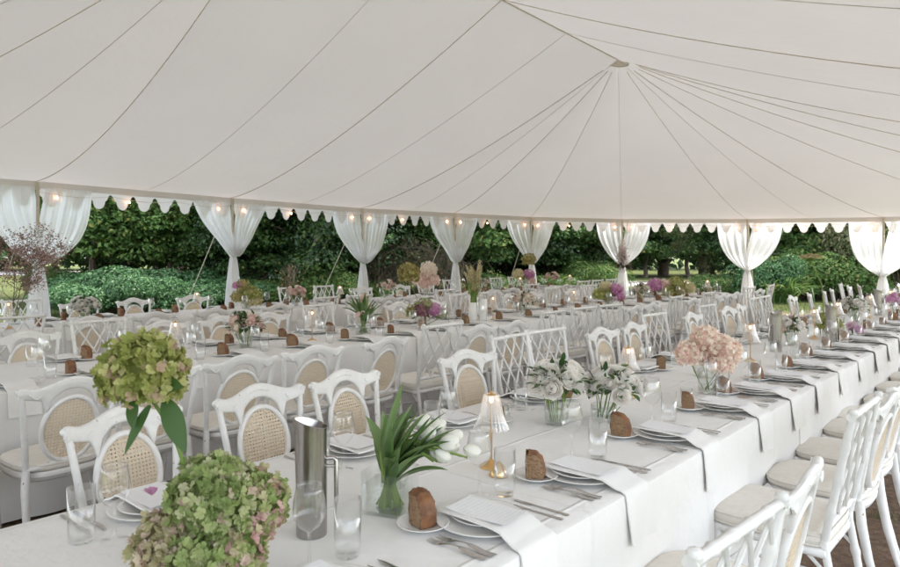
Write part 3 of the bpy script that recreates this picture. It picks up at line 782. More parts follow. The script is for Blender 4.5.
def mk_napkin(seed, long=True):
    """folded linen laid over the plate, its end hanging off the table edge"""
    r = random.Random(seed); b = MB(); W = .165
    # path in (y, z): y=0 is the table edge, +y towards the table centre
    path = [(.300, .030), (.26, .031), (.20, .031), (.14, .031), (.09, .0305), (.062, .028), (.036, .015), (.014, .0055), (-.004, .003), (-.0155, -.005), (-.0195, -.025), (-.0225, -.055), (-.027, -.09), (-.031, -.125), (-.035, -.160+r.uniform(-.012, .012))]
    tw = r.uniform(-.05, .05); sx = r.uniform(-.02, .02)
    def rows(off, inset, yo):
        out = []
        for k, (y, z) in enumerate(path):
            t = k/(len(path)-1)
            y2, z2 = path[min(k+1, len(path)-1)]; y1, z1 = path[max(k-1, 0)]
            ty, tz = y2-y1, z2-z1; l = math.hypot(ty, tz); ny, nz = tz/l, -ty/l
            if nz < 0 and k < 9: ny, nz = -ny, -nz
            if k >= 9: ny, nz = (ny, nz) if ny < 0 else (-ny, -nz)
            row = []
            for q in range(9):
                a = -1+2*q/8; x = a*(W/2-inset)*(1+.03*sin(t*6+seed))+tw*(t-.3)*.6+sx*t
                w = .0018*sin(a*4+t*9+seed)
                hang = max(0, t-.6)
                row.append(V((x, y+ny*(off+w)+.014*hang*sin(a*3+seed)+yo*(k == 0), z+nz*(off+w))))
            out.append(row)
        return out
    top = rows(.0052, .0005, 0); bot = rows(0.0, 0, 0)
    loopA = []
    for k in range(len(top)):
        ring = top[k]+bot[k][::-1]; loopA.append(ring)
    b.rings(loopA, True, True, True)
    o = b.build('napkin', M['napkin'], None); return tag(o, 'n', 'napkin')
napk = [Proto(mk_napkin(s)) for s in (1, 2, 3, 4)]
def mk_menu():
    b = MB(); rows = []
    for i in range(9):
        t = i/8; x = -.105+.21*t; rows.append([V((x, y, .0008+.004*(2*t-1)**2)) for y in (-.062, 0, .062)]+[V((x, y, .0002+.004*(2*t-1)**2)) for y in (.062, 0, -.062)])
    b.rings(rows, True, True, True); return tag(b.build('menu_card', M['menu'], None), 'm', 'menu card')
menu = Proto(mk_menu())
def mk_fork():
    b = MB(); n = 26; rows = []
    Lh = .195
    def sec(y, w, z, th): return [V((-w, y, z)), V((-w*.6, y, z+th)), V((w*.6, y, z+th)), V((w, y, z)), V((w*.6, y, z-th*.5)), V((-w*.6, y, z-th*.5))]
    for k in range(n+1):
        t = k/n; y = -Lh/2+Lh*.78*t
        w = .009*(1-t)**.6+.0035 if t < .55 else .0035+(.0105-.0035)*max(0, min(1, (t-.78)/.2))**1.2
        z = .002+.009*sin(max(0, t-.25)/.75*pi)*.9
        rows.append(sec(y, w, z, .0016))
    b.rings(rows, True, True, True)
    for q in range(4):
        x = -.0088+.00587*q; y0 = -Lh/2+Lh*.775
        b.tube([(x*.95, y0, .0035), (x, y0+.02, .0015), (x, y0+.042, .0045)], [.0019, .0018, .0009], 5)
    return tag(b.build('fork', M['cutlery'], None), 'f', 'fork')
def mk_knife():
    b = MB(); rows = []; Lk = .215
    def sec(y, x0, x1, th): return [V((x0, y, .0018)), V(((x0+x1)/2, y, .0018+th)), V((x1, y, .0018)), V(((x0+x1)/2, y, .0008))]
    for k in range(31):
        t = k/30; y = -Lk/2+Lk*t
        if t < .5: x0, x1, th = -.0065+.0025*t, .0065-.0025*t, .0038-.002*t
        elif t < .54: x0, x1, th = -.0045, .0045, .002
        else:
            q = (t-.54)/.46; x0 = -.009*(sin(min(q*3, 1)*pi/2))*(1-q**5)-.001; x1 = .0055*(1-q**8); th = .0012
        rows.append(sec(y, x0, x1, th))
    b.rings(rows, True, True, True); return tag(b.build('knife', M['cutlery'], None), 'k', 'knife')
fork = Proto(mk_fork()); knife = Proto(mk_knife())
def mk_bread(seed):
    """thick chunk off a round sourdough loaf standing on its base: crumb on the cut faces, crust round the rest"""
    r = random.Random(seed); root = empty('bread_chunk'); tag(root, 'b', 'bread')
    Rr = .083+r.uniform(-.014, .010); H = .100+r.uniform(-.014, .008); D = .052+r.uniform(-.004, .01); n = 16
    prof = []
    for k in range(n+1):
        a = pi/2*(k/n)
        prof.append((Rr*(.12+.88*abs(sin(a))**.85), H*abs(cos(a))**.60))
    prof[-1] = (Rr*.95, 0.0)
    wob = [1+.014*sin(k*1.3+seed)+r.uniform(-.012, .012) for k in range(n+1)]
    M_ = 9
    b = MB(); rows = []
    for j in range(M_+1):
        t = -1+2*j/M_; sh = 1-.10*abs(t)**3+.015*sin(j*2.1+seed)
        rows.append([V((x*sh*w-.036, t*D/2, max(0, z*sh*w)+.003)) for (x, z), w in zip(prof, wob)])
    b.rings(rows, False); b.build('crust', M['crust'], root)
    b = MB()
    for s, row in ((1, rows[-1]), (-1, rows[0])):
        base = [V((-.036, s*D/2, z.z)) for z in row]
        mids = [[p.lerp(q, f)+V((0, s*(.004*sin(f*pi)+.0022*sin(i*1.9+f*9+seed)), 0)) for i, (p, q) in enumerate(zip(row, base))] for f in [0, .2, .4, .6, .8, 1]]
        b.rings(mids, False)
    lf = []
    for j in range(M_+1):
        t = -1+2*j/M_; z1 = rows[j][0].z
        lf.append([V((-.036-.003*sin(f*pi)+.0018*sin(j*2.3+f*11), t*D/2, .003+(z1-.003)*f)) for f in [k/8 for k in range(9)]])
    b.rings(lf, False)
    b.build('crumb', M['crumb'], root)
    return root
bread = [Proto(mk_bread(s)) for s in (1, 2, 3, 5, 8, 13, 21)]

rs = random.Random(21)
def setting(tb, near, u, k, full):
    v0, v1, _, _ = TABLES[tb]
    s = 1 if near else -1; e = v0 if near else v1; rz = 0 if near else pi
    side = 'camera' if near else 'woodland'
    place = '%s place, %s side of the %s table' % (nth(k), side, tb)
    grp = ' on the %s table' % tb
    def at(dx, dy, z=0.0): return (u+s*dx, e+s*dy, HT+z)
    jr = lambda a=.05: rs.gauss(0, a)
    plate.place(at(jr(.006), .185), rs.uniform(0, 6), 'white dinner plate at the '+place, 'dinner plates'+grp)
    if full: plate2.place(at(jr(.005), .19, .0085), rs.uniform(0, 6), 'smaller white plate stacked at the '+place, 'stacked plates'+grp)
    a = jr(.06)
    z = .0065 if full else -.003
    napk[rs.randrange(4)].place(at(0, 0, .001 if full else 0), rz+a*.4, 'white napkin hanging over the edge, '+place, 'napkins'+grp)
    if full: menu.place(at(.0, .175, .0385), rz+pi/2+a, 'white menu card on the napkin, '+place, 'menu cards'+grp)
    bx, by_ = -.135+jr(.012), .300+jr(.015)
    skip = tb == 'front' and near and u < 1.2
    if tb != 'back' and not skip:
        bplate.place(at(bx, by_), 0, 'small bread plate at the '+place, 'bread plates'+grp)
    dy = .006 if tb != 'back' else 0
    if not skip: bread[rs.randrange(7)].place(at(bx, by_, dy), (0 if near else 0)+radians(-78)+jr(.30)+(0 if rs.random() < .85 else 1.4), 'brown sourdough chunk at the '+place, 'bread chunks'+grp, scale=rs.uniform(.80, 1.0))
    wine.place(at((.07 if skip else .18)+jr(.008), .33+jr(.008)), 0, 'clear wine glass at the '+place, 'wine glasses'+grp)
    if tb != 'back': high.place(at(.18 if skip else .23+jr(.01), .32 if skip else .265+jr(.01)), 0, 'tall water glass at the '+place, 'water glasses'+grp)
    if full:
        for q, dx in enumerate((-.185, -.155)):
            fork.place(at(dx, .13-.006*q), rz+jr(.03)+.04, '%s fork at the %s' % ('outer' if q == 0 else 'inner', place), 'forks'+grp)
        for q, dx in enumerate((.175, .215)):
            knife.place(at(dx, .13+.004*q), rz+jr(.03), '%s knife at the %s' % ('inner' if q == 0 else 'outer', place), 'knives'+grp)
def ulist(first, end, step):
    l = list(first)
    while l[-1]+step < end: l.append(round(l[-1]+step, 3))
    return l
S = {('front', True): ulist([.98, 1.56, 2.12, 2.82, 3.51, 4.03, 4.56, 5.15], 15.6, .6), ('front', False): ulist([.42, .98, 1.78, 2.37, 3.05, 3.72, 4.25, 4.9, 5.45], 15.4, .6),
     ('middle', True): [u for u, k in C['middle', 'camera']], ('middle', False): [u for u, k in C['middle', 'far']],
     ('back', True): [u for u, k in C['back', 'camera']], ('back', False): [u for u, k in C['back', 'far']]}
for (tb, near), us in S.items():
    v0, v1, _, _ = TABLES[tb]; k = 0
    for u in us:
        if not in_view(u, v0+.2 if near else v1-.2, .2 if tb == 'front' and .4 < u < .5 else .03): continue
        if lz(u, v0)[1] < 1.2: continue
        setting(tb, near, u, k, tb == 'front'); k += 1

# steel water pitchers
def mk_pitcher():
    root = empty('water_pitcher'); tag(root, 'p', 'pitcher'); b = MB(); n = 32; R = .043; H = .315
    rows = []
    for z in (0, .003, .10, .20, .27): rows.append([V((R*(.97 if z == 0 else 1)*cos(2*pi*j/n), R*(.97 if z == 0 else 1)*sin(2*pi*j/n), z)) for j in range(n)])
    def lip(r, dz=0): return [V(((r+.010*max(0, cos(2*pi*j/n))**4)*cos(2*pi*j/n), r*sin(2*pi*j/n), H+dz+.014*cos(2*pi*j/n))) for j in range(n)]
    rows += [lip(R, -.012), lip(R+.0015), lip(R-.0005, .0012), lip(R-.003, -.004)]
    rows.append([V(((R-.003)*cos(2*pi*j/n), (R-.003)*sin(2*pi*j/n), .02)) for j in range(n)])
    b.rings(rows, True, True, True); b.build('body', M['steel'], root)
    b = MB(); b.tube([(-.042, 0, .214), (-.062, 0, .215), (-.068, 0, .208), (-.069, 0, .10), (-.069, 0, .082)], .0062, 10); b.tube([(-.042, 0, .192), (-.066, 0, .192)], .005, 8); b.build('handle', M['steel'], root)
    return root
pit = Proto(mk_pitcher())
pit.place((1.18, 1.56, HT), radians(135), 'tall brushed steel water pitcher between the hydrangeas and the tulips', 'steel water pitchers')
pit.place((5.8, 1.64, HT), radians(-30), 'tall steel water pitcher beyond the blush hydrangeas, past the third lamp', 'steel water pitchers')
pit.place((6.75, 1.45, HT), radians(140), 'steel water pitcher just behind the cream roses, far right half of front table', 'steel water pitchers')
pit.place((10.0, 1.62, HT), radians(100), 'farthest steel water pitcher, near the right edge by magenta orchids', 'steel water pitchers')

# brass lamps with fluted glass shades
def mk_lamp():
    root = empty('table_lamp'); tag(root, 'l', 'lamp')
    lathe_obj('base', [(.001, .030), (.006, .028), (.012, .022), (.030, .014), (.042, .006), (.044, .002), (.043, 0)], 28, M['brass'], root)
    b = MB(); b.tube([(0, 0, .02), (0, 0, .265)], .0042, 10); b.tube([(0, 0, .125), (0, 0, .138)], .007, 10); b.lathe([(.001, .284), (.006, .280), (.005, .272), (.016, .268), (.016, .264), (.002, .262)], 16); b.build('stem', M['brass'], root)
    b = MB(); n = 96; rows = []
    for k in range(15):
        t = k/14; z = .270-.128*t; r = .029+.027*t+.020*max(0, t-.55)**1.5/.45**.5
        rows.append([V((r*(1+.045*(.3+t)*cos(24*2*pi*j/n))*cos(2*pi*j/n), r*(1+.045*(.3+t)*cos(24*2*pi*j/n))*sin(2*pi*j/n), z-.003*t*cos(24*2*pi*j/n))) for j in range(n)])
    b.rings(rows)
    b.build('lamp_shade', M['shade'], root, 'all')
    lathe_obj('bulb', [(.001, .262), (.006, .259), (.008, .252), (.007, .244), (.004, .238)], 12, M['bulb'], root)
    return root
lamp = Proto(mk_lamp())
lamps = [
 (1.99, 1.55, 'brass lamp with clear fluted shade, just behind the white tulips'),
 (3.46, 1.74, 'brass lamp with fluted glass shade, right of the white rose vases'),
 (5.15, 1.63, 'brass lamp with fluted shade, right of the blush hydrangeas'),
 (6.9, 1.62, 'brass lamp on the front table, left of the tall dried flower head'),
 (8.0, 1.66, 'brass lamp on the front table, right of the tall dried flower head'),
 (9.5, 1.62, 'brass lamp on the front table, left of the farthest steel pitcher'),
 (10.9, 1.62, 'brass lamp nearest the right edge of the photo, front table'),
 (2.47, 4.93, 'brass lamp on the middle table, behind the tall lime hydrangea head'),
 (3.75, 4.95, 'brass lamp on the middle table, between pink roses and pink tulips'),
 (6.35, 4.92, 'brass lamp on the middle table, right of the tall flower spikes'),
 (8.05, 4.85, 'brass lamp on the middle table, between roses and yellow-pink flowers'),
 (10.45, 5.05, 'brass lamp on the middle table, left of the pink and olive hydrangeas'),
 (12.6, 4.75, 'brass lamp at the far end of the middle table, beneath dark trees'),
 (2.27, 8.12, 'brass lamp on the back table, at the far left edge'),
 (4.45, 8.3, 'brass lamp on the back table, before the low green shrubs'),
 (6.74, 8.2, 'brass lamp on the back table, left of the third drape'),
 (11.5, 8.2, 'brass lamp on the back table, beside the fifth drape'),
 (13.6, 8.3, 'farthest brass lamp, near the far end of the back table')]
for u, v, lb in lamps: lamp.place((u, v, HT), rs.uniform(0, 6), lb, 'brass table lamps')
# small brass snuffer bell and candle cups on the front table
o = lathe_obj('brass_bell', [(.001, .052), (.006, .050), (.010, .044), (.018, .036), (.028, .018), (.035, .003), (.034, 0)], 28, M['brass']); o.location = (1.93, 1.47, HT); tag(o, 'small brass bell-shaped dome beside the nearest lamp', 'bell')
def mk_votive():
    root = empty('votive_candle'); tag(root, 'v', 'candle')
    lathe_obj('glass_cup', [(.001, 0), (.026, .001), (.029, .01), (.032, .07), (.031, .07), (.028, .012), (.001, .010)], 20, M['vaseglass'], root)
    lathe_obj('wax', [(.001, .034), (.0245, .034), (.026, .033), (.025, .012), (.001, .011)], 20, M['wax'], root)
    return root
vot = Proto(mk_votive())
for u, v, lb in ((3.55, 1.45, 'small glass votive candle in front of the white rose vases'), (4.35, 1.70, 'small glass votive candle left of the blush hydrangeas'), (2.6, 1.95, 'small glass votive candle behind the white rose vases'), (5.5, 1.42, 'small glass votive candle beyond the third lamp')):
    vot.place((u, v, HT), 0, lb, 'votive candles')

# ================================================================ FLOWERS
rf = random.Random(77)
def rnd_dir(r, up=-1.0):
    while True:
        v = V((r.gauss(0, 1), r.gauss(0, 1), r.gauss(0, 1))).normalized()
        if v.z > up: return v
def basis(n):
    a = V((0, 0, 1)) if abs(n.z) < .9 else V((1, 0, 0)); t = n.cross(a).normalized(); return t, n.cross(t)
def floret(b, c, n, r, rr, npet=4, mat=0, cup=.25):
    t, w = basis(n); a0 = rr.uniform(0, 6); vs = [c]; fs = []
    for k in range(npet):
        a = a0+2*pi*k/npet; h = pi/npet*1.02; d0 = t*cos(a)+w*sin(a); d1 = t*cos(a-h)+w*sin(a-h); d2 = t*cos(a+h)+w*sin(a+h)
        lift = n*r*(cup+rr.uniform(-.1, .55)); i = len(vs)
        tip = n*r*rr.uniform(-.35, .35)
        vs += [c+d1*r*.66+lift*.5, c+d1.lerp(d0, .35).normalized()*r*.98+lift+tip*.3, c+d0*r*1.04+lift*.8+tip, c+d2.lerp(d0, .35).normalized()*r*.98+lift+tip*.3, c+d2*r*.66+lift*.5]
        fs += [(0, i, i+1, i+2), (0, i+2, i+3, i+4)]
    b.add(vs, fs, mat)
def hydrangea(parent, c, R, mat, n=190, fr=.0125, seed=0, sq=.88, name='bloom'):
    r = random.Random(seed); b = MB(); c = V(c)
    for k in range(n):
        z = 1-2*(k+.5)/n; a = k*2.39996+r.uniform(-.15, .15); q = sqrt(max(0, 1-z*z)); d = V((q*cos(a), q*sin(a), z))
        if d.z < -.72: continue
        lump = 1+.09*sin(d.x*6+seed)*sin(d.y*7+seed)+.06*sin(d.z*9)
        p = c+V((d.x, d.y, d.z*sq))*R*lump*r.uniform(.86, 1.06)
        nn = (d+V((r.gauss(0, .62), r.gauss(0, .62), r.gauss(0, .62)))).normalized()
        floret(b, p, nn, fr*r.uniform(.8, 1.2), r)
    core = [[c+V((cos(2*pi*j/12)*sin(pi*i/8), sin(2*pi*j/12)*sin(pi*i/8), cos(pi*i/8)*sq))*R*.80 for j in range(12)] for i in range(1, 8)]
    b.rings(core, True, True, True)
    return b.build(name, mat, parent, False)
def petal_shell(b, M4, R, th0, th1, a0, wid, flare, nu=5, nv=4, ruff=.0, r=None):
    """a petal patch on a ball: th from base (0) up to the rim"""
    ph = r.uniform(0, 6) if r else 0
    def fn(i, j):
        th = th0+(th1-th0)*i; w = wid*sin(min(1, .25+i*.9)*pi*.62)*(1-.25*max(0, i-.75)*4*abs(2*j-1)**2); a = a0+(j-.5)*2*w
        rad = R*sin(th)*(1+flare*i*i)+ruff*R*i*sin(j*9+ph); z = -R*cos(th)*(1-.2*flare*i)
        return (rad*cos(a), rad*sin(a), z)
    b.grid(fn, nu, nv, 0, M4)
def rose(parent, c, R, mat, n=V((0, 0, 1)), seed=0, open_=.5, name='bloom'):
    r = random.Random(seed); b = MB()
    q = V((0, 0, 1)).rotation_difference(V(n).normalized()).to_matrix().to_4x4(); M4 = Matrix.Translation(V(c)) @ q
    for lay, (rr_, k, t1, fl) in enumerate([(.22, 3, 2.8, 0), (.35, 4, 2.65, 0), (.48, 4, 2.5, .0), (.62, 5, 2.25, .05), (.78, 5, 2.0, .15), (.92, 6, 1.8, .3), (1.05, 6, 1.55, .5)]):
        for i in range(k):
            petal_shell(b, M4, R*rr_, .25, t1+r.uniform(-.12, .12), lay*.7+2*pi*i/k+r.uniform(-.15, .15), 1.15*pi/k*1.15, fl*open_*2, 6, 5, .05+.05*fl, r)
    return b.build(name, mat, parent, 'all')
def leafblade(b, p0, d, L_, W, r, droop=.4, n=6, up=V((0, 0, 1)), fold=.25, mat=0):
    d = V(d).normalized(); side = d.cross(up)
    side = side.normalized() if side.length > .05 else V((1, 0, 0))
    rows = []; p = V(p0); dirv = d.copy()
    tw = r.uniform(-.5, .5)
    for k in range(n+1):
        t = k/n; w = W*sin(pi*min(1, .06+t*.94))**.75*(1-.25*t)
        nn = side.cross(dirv).normalized(); s2 = (side*cos(tw*t)+nn*sin(tw*t))
        rows.append([p-s2*w+nn*w*fold, p.copy(), p+s2*w+nn*w*fold])
        p = p+dirv*L_/n; dirv = (dirv-V((0, 0, droop/n))).normalized()
    b.rings(rows, False, mat=mat)
def stalk(b, p0, p1, r, bow=.02, rad=.0025, seed=None):
    p0, p1 = V(p0), V(p1); off = V((r.uniform(-1, 1), r.uniform(-1, 1), 0))*bow
    b.tube([p0.lerp(p1, t)+off*sin(pi*t) for t in (0, .2, .4, .6, .8, 1)], rad, 6)
def cyl_vase(parent, R, H, mat='vaseglass', c=(0, 0, 0), water=True):
    o = MB(); o.lathe([(.001, .001), (R*.95, 0), (R, .004), (R, H), (R-.002, H+.0005), (R-.003, H), (R-.003, .008), (.001, .007)], 28, M=Matrix.Translation(c))
    v = o.build('vase', M[mat], parent, 'all')
    if water and mat == 'vaseglass':
        w = MB(); w.lathe([(.001, .009), (R-.004, .009), (R-.004, H*.62), (.001, H*.62)], 24, M=Matrix.Translation(c)); w.build('water', M['water'], v, 'all')
    return v
def sq_vase(parent, a, H):
    b = MB()
    def sqr(h, z, rr=.006):
        return [V((x, y, z)) for x, y in ((h-rr, -h), (h, -h+rr), (h, h-rr), (h-rr, h), (-h+rr, h), (-h, h-rr), (-h, -h+rr), (-h+rr, -h))]
    b.rings([sqr(a*.98, 0), sqr(a, .003), sqr(a, H), sqr(a-.003, H), sqr(a-.003, .01)], True, True, True); v = b.build('vase', M['vaseglass'], parent)
    w = MB(); w.rings([sqr(a-.0045, .011), sqr(a-.0045, H*.7)], True, True, True); w.build('water', M['water'], v)
    return v
def arr(u, v, label, rz=0, grp=None, name='flower_arrangement'):
    o = empty(name, (u, v, HT), rz); return tag(o, label, 'flowers', grp)

# --- 1 green hydrangeas, nearest centrepiece
def px_at(x, y, Z):                    # point seen at (x, y) at depth Z, as world coordinates
    k = (x-HX)/F; u, v = cam_uv(k, Z); return V((u, v, EYE-(y-HY)*Z/F))
o = arr(.80, 1.50, 'green and pink hydrangea arrangement with one tall stem, nearest centrepiece')
base = V((.80, 1.50, HT))
cyl_vase(o, .06, .14)
b = MB()
heads = [((215, 497, 1.60), .098, 'hyd_green', 560), ((253, 503, 1.66), .080, 'hyd_pink', 400), ((233, 546, 1.58), .075, 'hyd_pink', 360), ((170, 546, 1.58), .080, 'hyd_tan', 400), ((196, 560, 1.52), .06, 'hyd_green', 160)]
for i, (pp, R, mt, n) in enumerate(heads):
    c = px_at(*pp)-base; hydrangea(o, c, R, G[mt], n, .0128, i+1); stalk(b, (0, 0, .02), c, rf, .01, .004)
c = px_at(143, 372, 1.58)-base
hydrangea(o, c, .092, G['hyd_olive'], 520, .0130, 9)
st = px_at(186, 470, 1.60)-base; mid = px_at(172, 430, 1.59)-base
b.tube([V((0, 0, .02)), V((0, 0, .12)).lerp(st, .6), st, mid, c+V((0.01, 0, -.05))], [.005, .005, .0048, .0045, .0042], 8)
b.build('stem', M['stem'], o)
b = MB(); r = random.Random(4)
for (x, y, dx, dy, L_, W) in ((165, 400, 20, 42, .135, .030), (150, 405, -30, 50, .12, .014), (160, 385, 18, -4, .09, .022), (133, 400, 0, 30, .07, .018)):
    b = MB(); p0 = px_at(x, y, 1.57)-base; p1 = px_at(x+dx, y+dy, 1.53)-base; leafblade(b, p0, p1-p0, L_, W, r, .35, 10, up=V((-.75, -.66, .3)))
    b.build('leaf', G['leaf'], o, 'all')
b = MB()
for k in range(5): leafblade(b, px_at(152, 495, 1.66)-base, V((-.3+.2*k, .5, .3)), .032, .009, r, .3)
b.build('magenta_petal', G['orchid'], o, 'all')

# --- 2 tulips in square glass
def tulips(u, v, label, nfl=9, col='tulip', lean=(.6, -.6), sc=1.0, seed=1, round_=False):
    r = random.Random(seed); o = arr(u, v, label)
    if round_: cyl_vase(o, .055*sc, .10*sc)
    else: sq_vase(o, .058*sc, .105*sc); o.rotation_euler = (0, 0, radians(20))
    b = MB(); lf = MB()
    ld = V((lean[0], lean[1], 0))
    for i in range(nfl):
        a = 2.4*i+r.uniform(-.3, .3); base_ = V((.035*cos(a+2.5), .035*sin(a+2.5), .015))
        q_ = r.uniform(.15, 1)
        fan = V((cos(a), sin(a), 0))*.05*sc*q_+ld*(.03+.16*q_)*sc
        top = V((0, 0, (.265-.15*q_+r.uniform(-.02, .02))*sc))+fan
        pts = [base_, base_.lerp(V((0, 0, .10*sc)), .8), V((fan.x*.35, fan.y*.35, .17*sc)), top-V((0, 0, .02))*sc, top]
        b.tube(pts, .0032*sc, 6)
        n = (top-pts[2]).normalized(); q = V((0, 0, 1)).rotation_difference((n+V((r.gauss(0, .25), r.gauss(0, .25), -.1))).normalized()).to_matrix().to_4x4()
        t = MB(); M4 = Matrix.Translation(top+n*.014*sc) @ q @ Matrix.Diagonal((1, 1, 1.55, 1))
        for lay in (0, 1):
            for k in range(3): petal_shell(t, M4, (.0150+.0022*lay)*sc, .15, 2.68-.26*lay+r.uniform(-.1, .05), lay*pi/3+2*pi*k/3, .95, .0, 8, 4, .03, r)
        t.build('bloom', G[col], o, 'all')
    for i in range(nfl*3):               # stems packed in the vase
        a = r.uniform(0, 6.3); b.tube([(.050*cos(a+2.2)*r.uniform(.5, 1), .050*sin(a+2.2)*r.uniform(.5, 1), .014), (.022*cos(a), .022*sin(a), .08*sc), (.03*cos(a), .03*sin(a), .15*sc)], .0030*sc, 5)
    for i in range(int(nfl*2.8)):
        a = r.uniform(0, 2*pi); el = r.uniform(.75, 1.5)
        d = V((cos(a)*cos(el), sin(a)*cos(el), sin(el)))+ld*r.uniform(0, .75)
        leafblade(lf, (.02*cos(a), .02*sin(a), r.uniform(.06, .12)*sc), d, r.uniform(.13, .225)*sc, r.uniform(.012, .021)*sc, r, r.uniform(.1, 1.2), 8, fold=.55)
    b.build('stem', M['stem'], o, 'all'); lf.build('leaf', G['tulipleaf'], o, 'all'); return o
tulips(1.458, 1.533, 'white tulips with long green leaves in a square glass vase', 15, 'tulip', (.62, -.68), 1.2, 3)
tulips(4.4, 5.0, 'pale pink tulips with dark leaves in a glass, middle table', 12, 'pink', (0, 0), 1.35, 8, True)

# --- roses
def roses(u, v, label, nfl, col, R=.12, seed=1, vr=.045, vh=.09, zc=.15, leafn=60, fl=.034, off=(0, 0), extra=None):
    r = random.Random(seed); o = arr(u, v, label); cyl_vase(o, vr, vh); b = MB(); lf = MB()
    for i in range(nfl):
        z = .95-1.1*(i+.5)/nfl; a = i*2.4+r.uniform(-.3, .3); q = sqrt(max(0, 1-z*z)); d = V((q*cos(a), q*sin(a), z*.75)); c = V((off[0], off[1], zc))+d*R*r.uniform(.8, 1.08)
        f = fl*r.uniform(.72, 1.1)
        rose(o, c, f, G[col if not extra or i % 3 else extra], (d+V((0, 0, .25))).normalized(), seed*31+i, r.uniform(.2, .8)); stalk(b, (.5*vr*cos(a), .5*vr*sin(a), .012), c-d*f*.5, r, .01, .0022)
    for i in range(leafn):
        a = r.uniform(0, 2*pi); z = r.uniform(-.35, 1); q = sqrt(1-z*z); d = V((q*cos(a), q*sin(a), z*.8)); c = V((off[0], off[1], zc))+d*R*r.uniform(.55, .98)
        leafblade(lf, c, d+V((r.gauss(0, .5), r.gauss(0, .5), r.gauss(0, .3))), r.uniform(.035, .06), r.uniform(.011, .018), r, .5, 4)
    b.build('stem', M['stem'], o, 'all'); lf.build('leaf', G['leaf'], o, 'all'); return o
roses(2.70, 1.72, 'white garden roses in a round glass vase, behind the nearer bread', 13, 'white', .125, 3, .055, .10, .195, 110, .038)
roses(2.90, 1.585, 'white garden roses in the low glass vase on the right of the pair', 13, 'white', .125, 5, .06, .075, .150, 110, .036, off=(.02, -.04))
roses(3.11, 5.0, 'pink and cream roses in a glass vase behind the middle table chairs', 15, 'pink', .14, 6, .05, .10, .18, 170, .036, extra='cream')
roses(6.30, 1.66, 'cream roses left of the tall dried flower head', 10, 'white', .11, 12, .045, .09, .16, 90, .038, extra='pink')
roses(8.75, 1.64, 'white roses with dark leaves under the trees, front table', 13, 'white', .14, 13, .045, .09, .18, 120, .036)
roses(7.1, 5.0, 'pale pink roses in a glass vase right of the flower spikes', 12, 'cream', .15, 14, .05, .09, .17, 100, .040, extra='pink')
roses(3.13, 8.45, 'wide mound of cream roses on the back table, left side', 18, 'white', .17, 15, .05, .09, .15, 190, .040)
roses(6.05, 8.4, 'blush roses on the back table before two lattice chairs', 12, 'pink', .15, 16, .05, .09, .18, 110, .044, extra='cream')
roses(8.0, 8.5, 'loose peach blooms and greenery on the back table', 9, 'pink', .16, 17, .05, .09, .20, 120, .032)
roses(12.9, 8.35, 'pink roses near the far end of the back table', 10, 'pink', .17, 18, .05, .09, .22, 120, .040)
roses(10.2, 4.9, 'cream roses with dark leaves near the sixth drape', 9, 'cream', .14, 19, .05, .09, .18, 130, .034)
roses(10.6, 8.45, 'dark-leaved cream roses left of the fifth drape', 8, 'cream', .13, 20, .05, .09, .17, 120, .034)

# --- hydrangea bunches
def bunch(u, v, label, heads, seed=1, vr=.05, vh=.11, leafn=10, white=False):
    r = random.Random(seed); o = arr(u, v, label); cyl_vase(o, vr, vh, 'ceramic' if white else 'vaseglass'); b = MB(); lf = MB()
    for i, (x, y, z, R, mt, n) in enumerate(heads):
        hydrangea(o, (x, y, z), R, G[mt], n, R*.15 if n > 120 else R*.2, seed*17+i); stalk(b, (vr*.4*cos(i), vr*.4*sin(i), .015), (x, y, z-R*.5), r, .01, .003)
    for k in range(leafn):
        a = r.uniform(0, 6.3); h = heads[k % len(heads)]
        leafblade(lf, (h[0]*.6, h[1]*.6, h[2]-h[3]*.6), (cos(a), sin(a), r.uniform(-.2, .5)), .09, .026, r, .5, 5)
    b.build('stem', M['stem'], o, 'all')
    if leafn: lf.build('leaf', G['leaf'], o, 'all')
    return o
def rl(dl, dz_): return (RT[0]*dl+FW[0]*dz_, RT[1]*dl+FW[1]*dz_)   # sideways / depth offset to table axes
def H_(dl, dd, z, R, mt, n=200): x, y = rl(dl, dd); return (x, y, z, R, mt, n)
bunch(3.86, 1.456, 'large blush and cream hydrangea heads in a clear glass vase', [H_(-.01, 0, .30, .080, 'blushball', 300), H_(.085, -.02, .235, .090, 'blushball', 340), H_(-.095, 0, .215, .080, 'blushball', 300), H_(.06, -.05, .165, .065, 'blushball', 220), H_(-.01, .06, .22, .08, 'blushball', 200), H_(.13, .02, .175, .05, 'blushball', 160)], 2, .052, .13, 0)
bunch(7.1, 1.55, 'lime hydrangea with one tall brown dried flower head above', [H_(0, 0, .15, .09, 'hyd_olive', 220), H_(.08, 0, .11, .06, 'hyd_olive', 140), H_(-.06, 0, .12, .06, 'hyd_olive', 140)], 3, .05, .10, 6)
bunch(5.27, 5.0, 'green and purple mixed bunch with a tall lime ball, middle table', [H_(-.12, 0, .16, .085, 'hyd_olive', 150), H_(.0, 0, .22, .09, 'hyd_green', 150), H_(-.04, -.06, .17, .08, 'plum', 140), H_(.10, 0, .17, .085, 'orchid', 130), H_(.17, .02, .13, .06, 'hyd_green', 100), H_(-.17, 0, .56, .115, 'dry', 260)], 4, .055, .11, 8)
